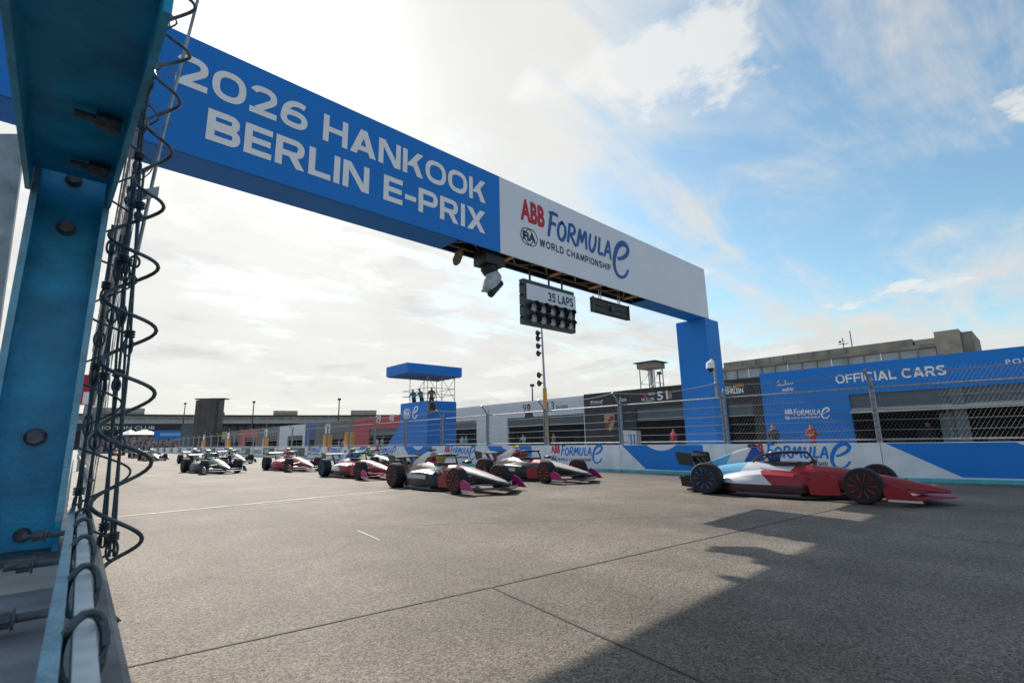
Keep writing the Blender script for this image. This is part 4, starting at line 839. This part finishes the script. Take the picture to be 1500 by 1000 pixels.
K_body = livery('livery_dark_white', [(-1.2, (.5,.5,.52)), (.5, BK), (2.2, WH)], zlow=.2, flank=BK); O_body = livery('livery_olive', [(-1.2, (.45,.47,.25)), (.9, (.10,.12,.05)), (2.2, (.5,.5,.3))], zlow=.2, flank=(.03,.035,.02)); P_body = livery('livery_pink', [(-1.2, (.55,.25,.25)), (.9, (.35,.05,.08))], zlow=.2)
carbonm = M_carbon
race_car('nearest racing car with red nose and white and blue rear', (11.85, 2.56, 0), R(2), A_body, A_pod, A_cov, paint(RD), paint(RD), paint(RD), rimm((.35,.02,.03)), rimm((.02,.18,.40)), (.02,.05,.2), (.03,.05,.1), 'driver helmet in the nearest red and blue racing car')
race_car('black and white racing car with magenta end plates, in front left of the gantry', (8.22, 10.25, 0), R(1), B_body, B_pod, B_cov, carbonm, paint(MAG), paint(RD), rimm((.45,.06,.02)), rimm((.45,.06,.02)), (.45,.25,.05), BK, 'driver helmet in the foremost black and white racing car', strip=paint((.45,.45,.47)))
race_car('black and white racing car with yellow roof camera, close to the barrier', (11.62, 10.4, 0), R(-1), B_body, B_pod, B_cov, carbonm, paint(MAG), paint(RD), rimm((.45,.06,.02)), rimm((.45,.06,.02)), (.3,.05,.05), (.7,.6,.03), 'driver helmet in the black and white racing car near the barrier', strip=paint((.45,.45,.47)))
race_car('red racing car with blue rear wheels behind the black and white pair', (8.85, 16.9, 0), R(2), livery('livery_red_white2', [(-1.2, (.66,.6,.6)), (.5, RD), (2.3, WH)], zlow=.2, flank=RD), A_pod, A_cov, paint(MAG), paint(MAG), paint(RD), rimm((.1,.02,.03)), rimm((.02,.18,.40)), (.05,.2,.3), (.5,.45,.1), 'driver helmet in the red car with blue rear wheels')
race_car('mint green and black racing car half hidden behind the red ones', (11.9, 21.8, 0), R(0), E_body, G_pod, E_cov, carbonm, carbonm, carbonm, rimm((.1,.1,.1)), rimm((.1,.1,.1)), (.3,.5,.4), (.5,.6,.1), 'driver helmet in the mint green and black racing car')
race_car('brick red and cream racing car left of the mint green one', (9.0, 24.75, 0), R(2), F_body, F_pod, F_cov, paint(WH), paint((.2,.03,.1)), paint(RD), rimm((.1,.03,.04)), rimm((.1,.03,.04)), (.4,.05,.05), RD, 'driver helmet in the brick red and cream racing car')
race_car('dark green and white racing car alone at left of the pack', (5.95, 26.9, 0), R(5), G_body, G_pod, G_cov, paint(WH), paint((.03,.10,.14)), carbonm, rimm((.05,.05,.05)), rimm((.05,.05,.05)), (.10,.3,.4), BK, 'driver helmet in the dark green and white racing car')
race_car('yellow and navy racing car behind the green and white one', (9.6, 38.5, 0), R(3), Y_body, K_body, Y_cov, paint(WH), carbonm, carbonm, rimm((.05,.05,.05)), rimm((.05,.05,.05)), (.6,.5,.1), (.6,.5,.05), 'driver helmet in the yellow and navy racing car')
race_car('navy and white racing car just left of the yellow one', (8.0, 42.0, 0), R(3), K_body, K_body, Y_cov, paint(WH), carbonm, carbonm, rimm((.05,.05,.05)), rimm((.05,.05,.05)), (.1,.1,.3), WH, 'driver helmet in the navy and white racing car')
race_car('olive and cream racing car far down the track', (7.0, 56.0, 0), R(3), O_body, O_body, O_body, paint(WH), carbonm, carbonm, rimm((.05,.05,.05)), rimm((.05,.05,.05)), (.5,.5,.3), WH, 'driver helmet in the far olive and cream car')
race_car('small far racing car in black and white', (7.6, 72.0, 0), R(2), K_body, K_body, K_body, paint(WH), carbonm, carbonm, rimm((.05,.05,.05)), rimm((.05,.05,.05)), (.5,.4,.2), WH, 'driver helmet in the small far black and white car')
race_car('small far racing car in pink and dark red', (7.4, 98.0, 0), R(2), P_body, P_body, P_body, paint(PNK), carbonm, carbonm, rimm((.05,.05,.05)), rimm((.05,.05,.05)), (.5,.2,.2), WH, 'driver helmet in the small far pink car')
race_car('farthest tiny racing car at the end of the track', (3.6, 125.0, 0), R(2), K_body, K_body, K_body, paint(WH), carbonm, carbonm, rimm((.05,.05,.05)), rimm((.05,.05,.05)), (.5,.5,.3), WH, 'driver helmet in the farthest tiny car')

# ---------------------------------------------------------------- near side: barrier, post, fence at the camera
LE = lambda y: .095+.026*y                                   # track-side top edge of the left barrier
for k in range(0, 26):
    ya = -2.4+4*k; yb = ya+3.99; mb = MB()
    prof = lambda y: [(LE(y)-.60, y, 0), (LE(y)+.10, y, 0), (LE(y)+.09, y, .12), (LE(y), y, .985), (LE(y)-.012, y, 1.0), (LE(y)-.5, y, 1.0)]
    mb.loft([prof(ya), prof(yb)]); o = mb.build('barrier_block', M_conc_d if k == 0 else M_conc)
    tag(o, 'shade-coloured concrete barrier block right beside the blue post' if k == 0 else ('pale concrete barrier block just beyond the blue post' if k == 1 else 'concrete barrier block along the left edge of the track'), 'barrier', 'concrete barrier blocks on the left' if k < 2 else 'left barrier blocks in the distance')
PY = 2.0
def N_(px, py, y=PY): return hit(px, py, 1, y)
xl, xr = N_(22, 400).x, N_(146, 400).x
zt, zb = N_(100, 285).z, 1.0
post = thing('steel_post', 'blue painted steel H beam post with bolts at the left edge', 'post', ((xl+xr)/2, PY, 1.0)); hw = (xr-xl)/2; zh = zt+.9-1.0
MB().box(-hw+.012, hw-.012, .09, .102, 0, zh).build('web', M_teal, post)
for s in (-1, 1):
    MB().box(s*hw-(.014 if s > 0 else 0), s*hw+(0 if s > 0 else .014), 0, .2, 0, zh).build('flange', M_teal, post)
MB().box(hw-.016, hw+.0005, -.003, -.0005, .1, zh).build('flange_edge_highlight', M_teal_l, post); MB().box(-hw-.0005, -hw+.016, -.003, -.0005, .1, zh).build('flange_edge_highlight', M_teal_l, post)  # pale strips put sunlit highlights into the colour of the worn edges
def bolt(px, py, r, parent, y, nm='bolt'):
    q = N_(px, py, y); l = q-Vector(parent.location); b_ = MB().lathe([(r*1.12, 0), (r*1.12, -.003), (r*1.05, -.005)], l, 1, 20).build('washer', M_rust, parent, True)
    o = MB().lathe([(r, -.006), (r, -.02), (r*.85, -.025)], l, 1, 6).build(nm, M_rust, parent); o.rotation_euler = (0, 0, 0); return o
bolt(97, 335, .022, post, PY+.09); bolt(52, 640, .024, post, PY+.09); bolt(32, 783, .018, post, PY+.09)
MB().box(-.16, .14, -.06, .28, -.002, .02).build('base_plate', M_rust, post)
for i, (px, py) in enumerate(((70, 783), (52, 826), (25, 905))):
    y = PY-.1-.32*i; q = N_(px, py, y); sb_ = thing('anchor_bolt', ['upper dark anchor bolt below the blue post', 'middle dark anchor bolt below the blue post', 'lowest and nearest dark anchor bolt below the blue post'][i], 'bolt', q)
    MB().tube([(-.05, 0, 0), (.04, 0, 0)], .0075, 10).build('thread', M_rust, sb_, True); MB().lathe([(.015, -.03), (.015, -.008)], (0,0,0), 0, 6).build('nut', M_rust, sb_); MB().lathe([(.018, -.007), (.018, -.003)], (0,0,0), 0, 16).build('washer', M_rust, sb_)
# overhead member coming towards the camera
q0l, q0r = N_(38, 268), N_(164, 290); yb2 = .85
ql, qr = N_(-25, -60, yb2), N_(262, -60, yb2)
ov = thing('overhead_beam', 'dark blue overhead steel beam joining the top of the post', 'beam', (0, 0, 0))
def bar(name, a, b, wx, hz, m_, parent):                     # straight bar between two points, a box section
    a, b = Vector(a), Vector(b); return MB().loft([[(p.x-wx, p.y, p.z), (p.x+wx, p.y, p.z), (p.x+wx, p.y, p.z+hz), (p.x-wx, p.y, p.z+hz)] for p in (a, b)]).build(name, m_, parent)
za, zb_ = (q0l.z+q0r.z)/2, (ql.z+qr.z)/2
xa_, xb_ = (q0l.x+q0r.x)/2, (ql.x+qr.x)/2; wa = (q0r.x-q0l.x)/2
bar('web', (xa_, PY-.005, za+.05), (xb_, yb2, zb_+.05), wa-.012, .012, M_teal, ov)
for s in (-1, 1): bar('flange', (xa_+s*(wa-.006), PY-.005, za-.03), (xb_+s*(wa-.006), yb2, zb_-.03), .006, .17, M_teal, ov)
for (px, py) in ((150, 128), (150, 236)):
    f = (py-290)/(-60-290); y = PY+(yb2-PY)*f; z = za+(zb_-za)*f+.03; x = xa_+(xb_-xa_)*f+wa-.02
    b_ = MB().lathe([(.02, -.05), (.02, 0)], (x, y, z), 0, 6).build('nut', M_rust, ov); MB().tube([(x-.09, y, z), (x, y, z)], .010, 8).build('bolt', M_rust, ov)
bolt(108, 265, .02, post, PY+.09)
# grey plate behind the post
q1, q2 = N_(-40, 330, 2.3), N_(34, 330, 2.3)
MB_ = MB().prism([(N_(-60, 560, 2.3).x, 1.0), (N_(0, 560, 2.3).x, 1.0), (N_(38, 200, 2.3).x, N_(38, 200, 2.3).z), (N_(-20, 200, 2.3).x, N_(-20, 200, 2.3).z)], 1, 2.28, 2.34)
tag(MB_.build('brace_plate', M_galv), 'grey galvanised brace behind the left edge of the blue post', 'brace')
# rails of the camera opening
rz_ = 1.10
def rail_pt(px, py): d = FW+((px-750)/F_PX)*RT-((py-500)/F_PX)*UP; return CAMP+d*((rz_-CAM_H)/d.z)
ra, rb = rail_pt(107, 742), rail_pt(66, 1010)
rl = thing('frame_rail', 'pale blue worn flat rail running from the post towards the viewer', 'rail'); bar('bar', (ra.x, ra.y, rz_-.06), (rb.x+(rb.x-ra.x)*.25, rb.y+(rb.y-ra.y)*.25, rz_-.06), .008, .06, M_teal_l, rl)
sa, sb2 = rail_pt(120, 752), rail_pt(126, 1010)
rr = thing('mesh_rail', 'pale bar wrapped by wire rings beside the blue rail', 'rail'); bar('bar', (sa.x, sa.y, rz_-.03), (sb2.x+(sb2.x-sa.x)*.25, sb2.y+(sb2.y-sa.y)*.25, rz_-.03), .010, .03, mat('pale_bar', (.42,.52,.58), .4, .3, var=.2, scale=20), rr)
for py in (752, 768, 795, 842, 918):
    c = rail_pt(121+(py-752)*.02, py); mb = MB()
    mb.tube([(c.x+.021*math.cos(t), c.y+.006*math.sin(2*t), rz_-.025+.04*math.sin(t)) for t in [2*math.pi*k/18 for k in range(18)]], .0055, 7, True); mb.build('ring', M_ropewire, rr, True)
# the coiled wire on the edge of the mesh and the wire strands
ext = [(286,12,1),(236,38,0),(278,84,1),(224,102,0),(264,152,1),(214,180,0),(252,224,1),(196,262,0),(240,304,1),(160,344,0),(232,392,1),(152,436,0),(229,484,1),(148,530,0),(227,576,1),(143,630,0),(222,676,1),(132,740,0),(208,788,1),(150,836,0)]
pts = []
ext = [(300,-62,1),(246,-30,0)]+ext
for i in range(len(ext)-1):
    a, b = ext[i], ext[i+1]
    for k in range(10):
        t = k/10; u = (1-math.cos(math.pi*t))/2; px = a[0]+(b[0]-a[0])*u; py = a[1]+(b[1]-a[1])*t; pts.append(N_(px, py, PY+.12+(.05 if a[2] else -.05)*math.sin(math.pi*t)))
cw = MB().tube(pts, .0065, 8).build('coiled_wire', M_ropewire, None, True); tag(cw, 'thick dark coiled wire hanging in loops beside the blue post', 'wire')
pts2 = [p+Vector((-.062+.02*math.sin(i*.11), .10, -.03)) for i, p in enumerate(pts)]
tag(MB().tube(pts2, .0038, 6).build('coiled_wire', M_ropewire, None, True), 'thinner coiled wire tangled behind the thick one beside the post', 'wire')
pts3 = [p+Vector((-.03+.03*math.sin(i*.23), .22, .04)) for i, p in enumerate(pts[:95])]
tag(MB().tube(pts3, .0026, 5).build('coiled_wire', M_wire, None, True), 'fine pale looped mesh wire high beside the overhead beam', 'wire')
tag(MB().tube([N_(*q) for q in ((150, 850), (152, 893), (163, 900), (175, 909), (165, 916), (148, 918))], .006, 6).build('loose_wire', M_ropewire, None, True), 'short loose bent wire end low beside the barrier', 'wire')
def strand(pa, pb, label, dy, r=.006, links=6, th=0.004):
    a, b = N_(*pa, PY+dy), N_(*pb, PY+dy); t = thing('wire_strand', label, 'wire', b); d = a-b
    for o_ in (-.006, .006): MB().tube([(o_, 0, 0), (d.x*.5-o_, d.y*.5+.008, d.z*.5), (d.x+o_, d.y, d.z)], r*.8, 6).build('wire', M_ropewire, t, True)
    for k in range(links):
        f = .015 if k == 0 else (k+random.uniform(.3, .7))/links; c = d*f
        e_ = random.uniform(.8, 1.7); w_ = random.uniform(.7, 1.1)
        mb = MB().tube([(c.x+.014*w_*math.cos(u), c.y+.01*math.sin(u), c.z+.024*e_*math.sin(u)) for u in [2*math.pi*j/14 for j in range(14)]], r*.7, 6, True)
        for j in range(3 if k % 2 == 0 else 0): mb.tube([(c.x+.013*math.cos(u), c.y+.013*math.sin(u), c.z+.034+.009*j) for u in [2*math.pi*q/10 for q in range(10)]], r*.7, 5, True)
        mb.build('wire_knot', M_ropewire, t, True)
strand((208, 250), (163, 815), 'rightmost knotted wire strand hanging inside the coil', .14, links=5)
strand((196, 262), (150, 800), 'second knotted wire strand left of the coil', .2, links=6)
strand((180, 345), (120, 790), 'third slanting wire strand between post and coil', .26, links=5)
strand((224, 90), (178, 400), 'upper wire strand along the mesh edge', .16, links=5)
strand((168, 330), (112, 745), 'wire strand closest to the blue post flange', .3, links=6)
strand((236, -10), (190, 300), 'topmost wire strand next to the overhead beam', .22, links=4)
tag(MB().tube([N_(300, -40, 2.25), N_(238, 200, 2.25), N_(190, 420, 2.25)], .007, 6).build('steel_rope', M_galv, None, True), 'thin straight steel rope slanting behind the coiled wire', 'rope')
plq = N_(210, 285, 2.2); pl = thing('rope_clamp', 'small grey clamp plate on the wire mesh edge', 'clamp', plq); MB().loft([[(x, y, z+x*.6) for x, z in ((-.045,-.02),(.045,-.02),(.045,.02),(-.045,.02))] for y in (-.008, .008)]).build('plate', M_galv, pl); MB().lathe([(.012,-.02),(.012,-.009)], (0,0,0), 1, 6).build('bolt', M_rust, pl)
# mesh of the near fence, seen almost along its own plane
fx0 = N_(176, 500).x
nf = thing('near_fence', 'wire mesh fence on the left barrier seen edge on beyond the post', 'fence', (fx0, PY+.25, 0))
def nm():
    mb = MB(); LY, z0, z1 = 16, 1.05, 4.0
    for k in range(70):
        for sgn in (1, -1):
            y0_ = -2.95*.7+k*.26; P = []
            for j in range(9):
                f = j/8; y = y0_+f*2.95*.7; z = z0+(z1-z0)*(f if sgn > 0 else 1-f)
                if 0 <= y <= LY: P.append((y*.024+.006*(j % 2), y, z))
            if len(P) > 1: mb.tube(P, .0016, 3)
    o = mb.build('wire_mesh', M_wire, nf); o['kind'] = 'stuff'
nm()
for z in (1.2, 2.2, 3.2, 4.0): MB().tube([(-.01, 0, z), (16*.024-.01, 16, z)], .008, 6).build('cable', M_wire, nf)
q = N_(134, 572, 9); fb = thing('advert_flag', 'small red and white advertising board seen past the blue post', 'sign', (q.x, 9, q.z)); MB().box(-.10, .06, 0, .02, -.2, .22).build('board', M_red, fb); MB().box(-.08, .03, -.004, -.001, -.19, -.02).build('white_print', M_letter, fb); MB().tube([(-.02,.02,-q.z),(-.02,.02,-.1)], .02, 6).build('pole', M_galv, fb)
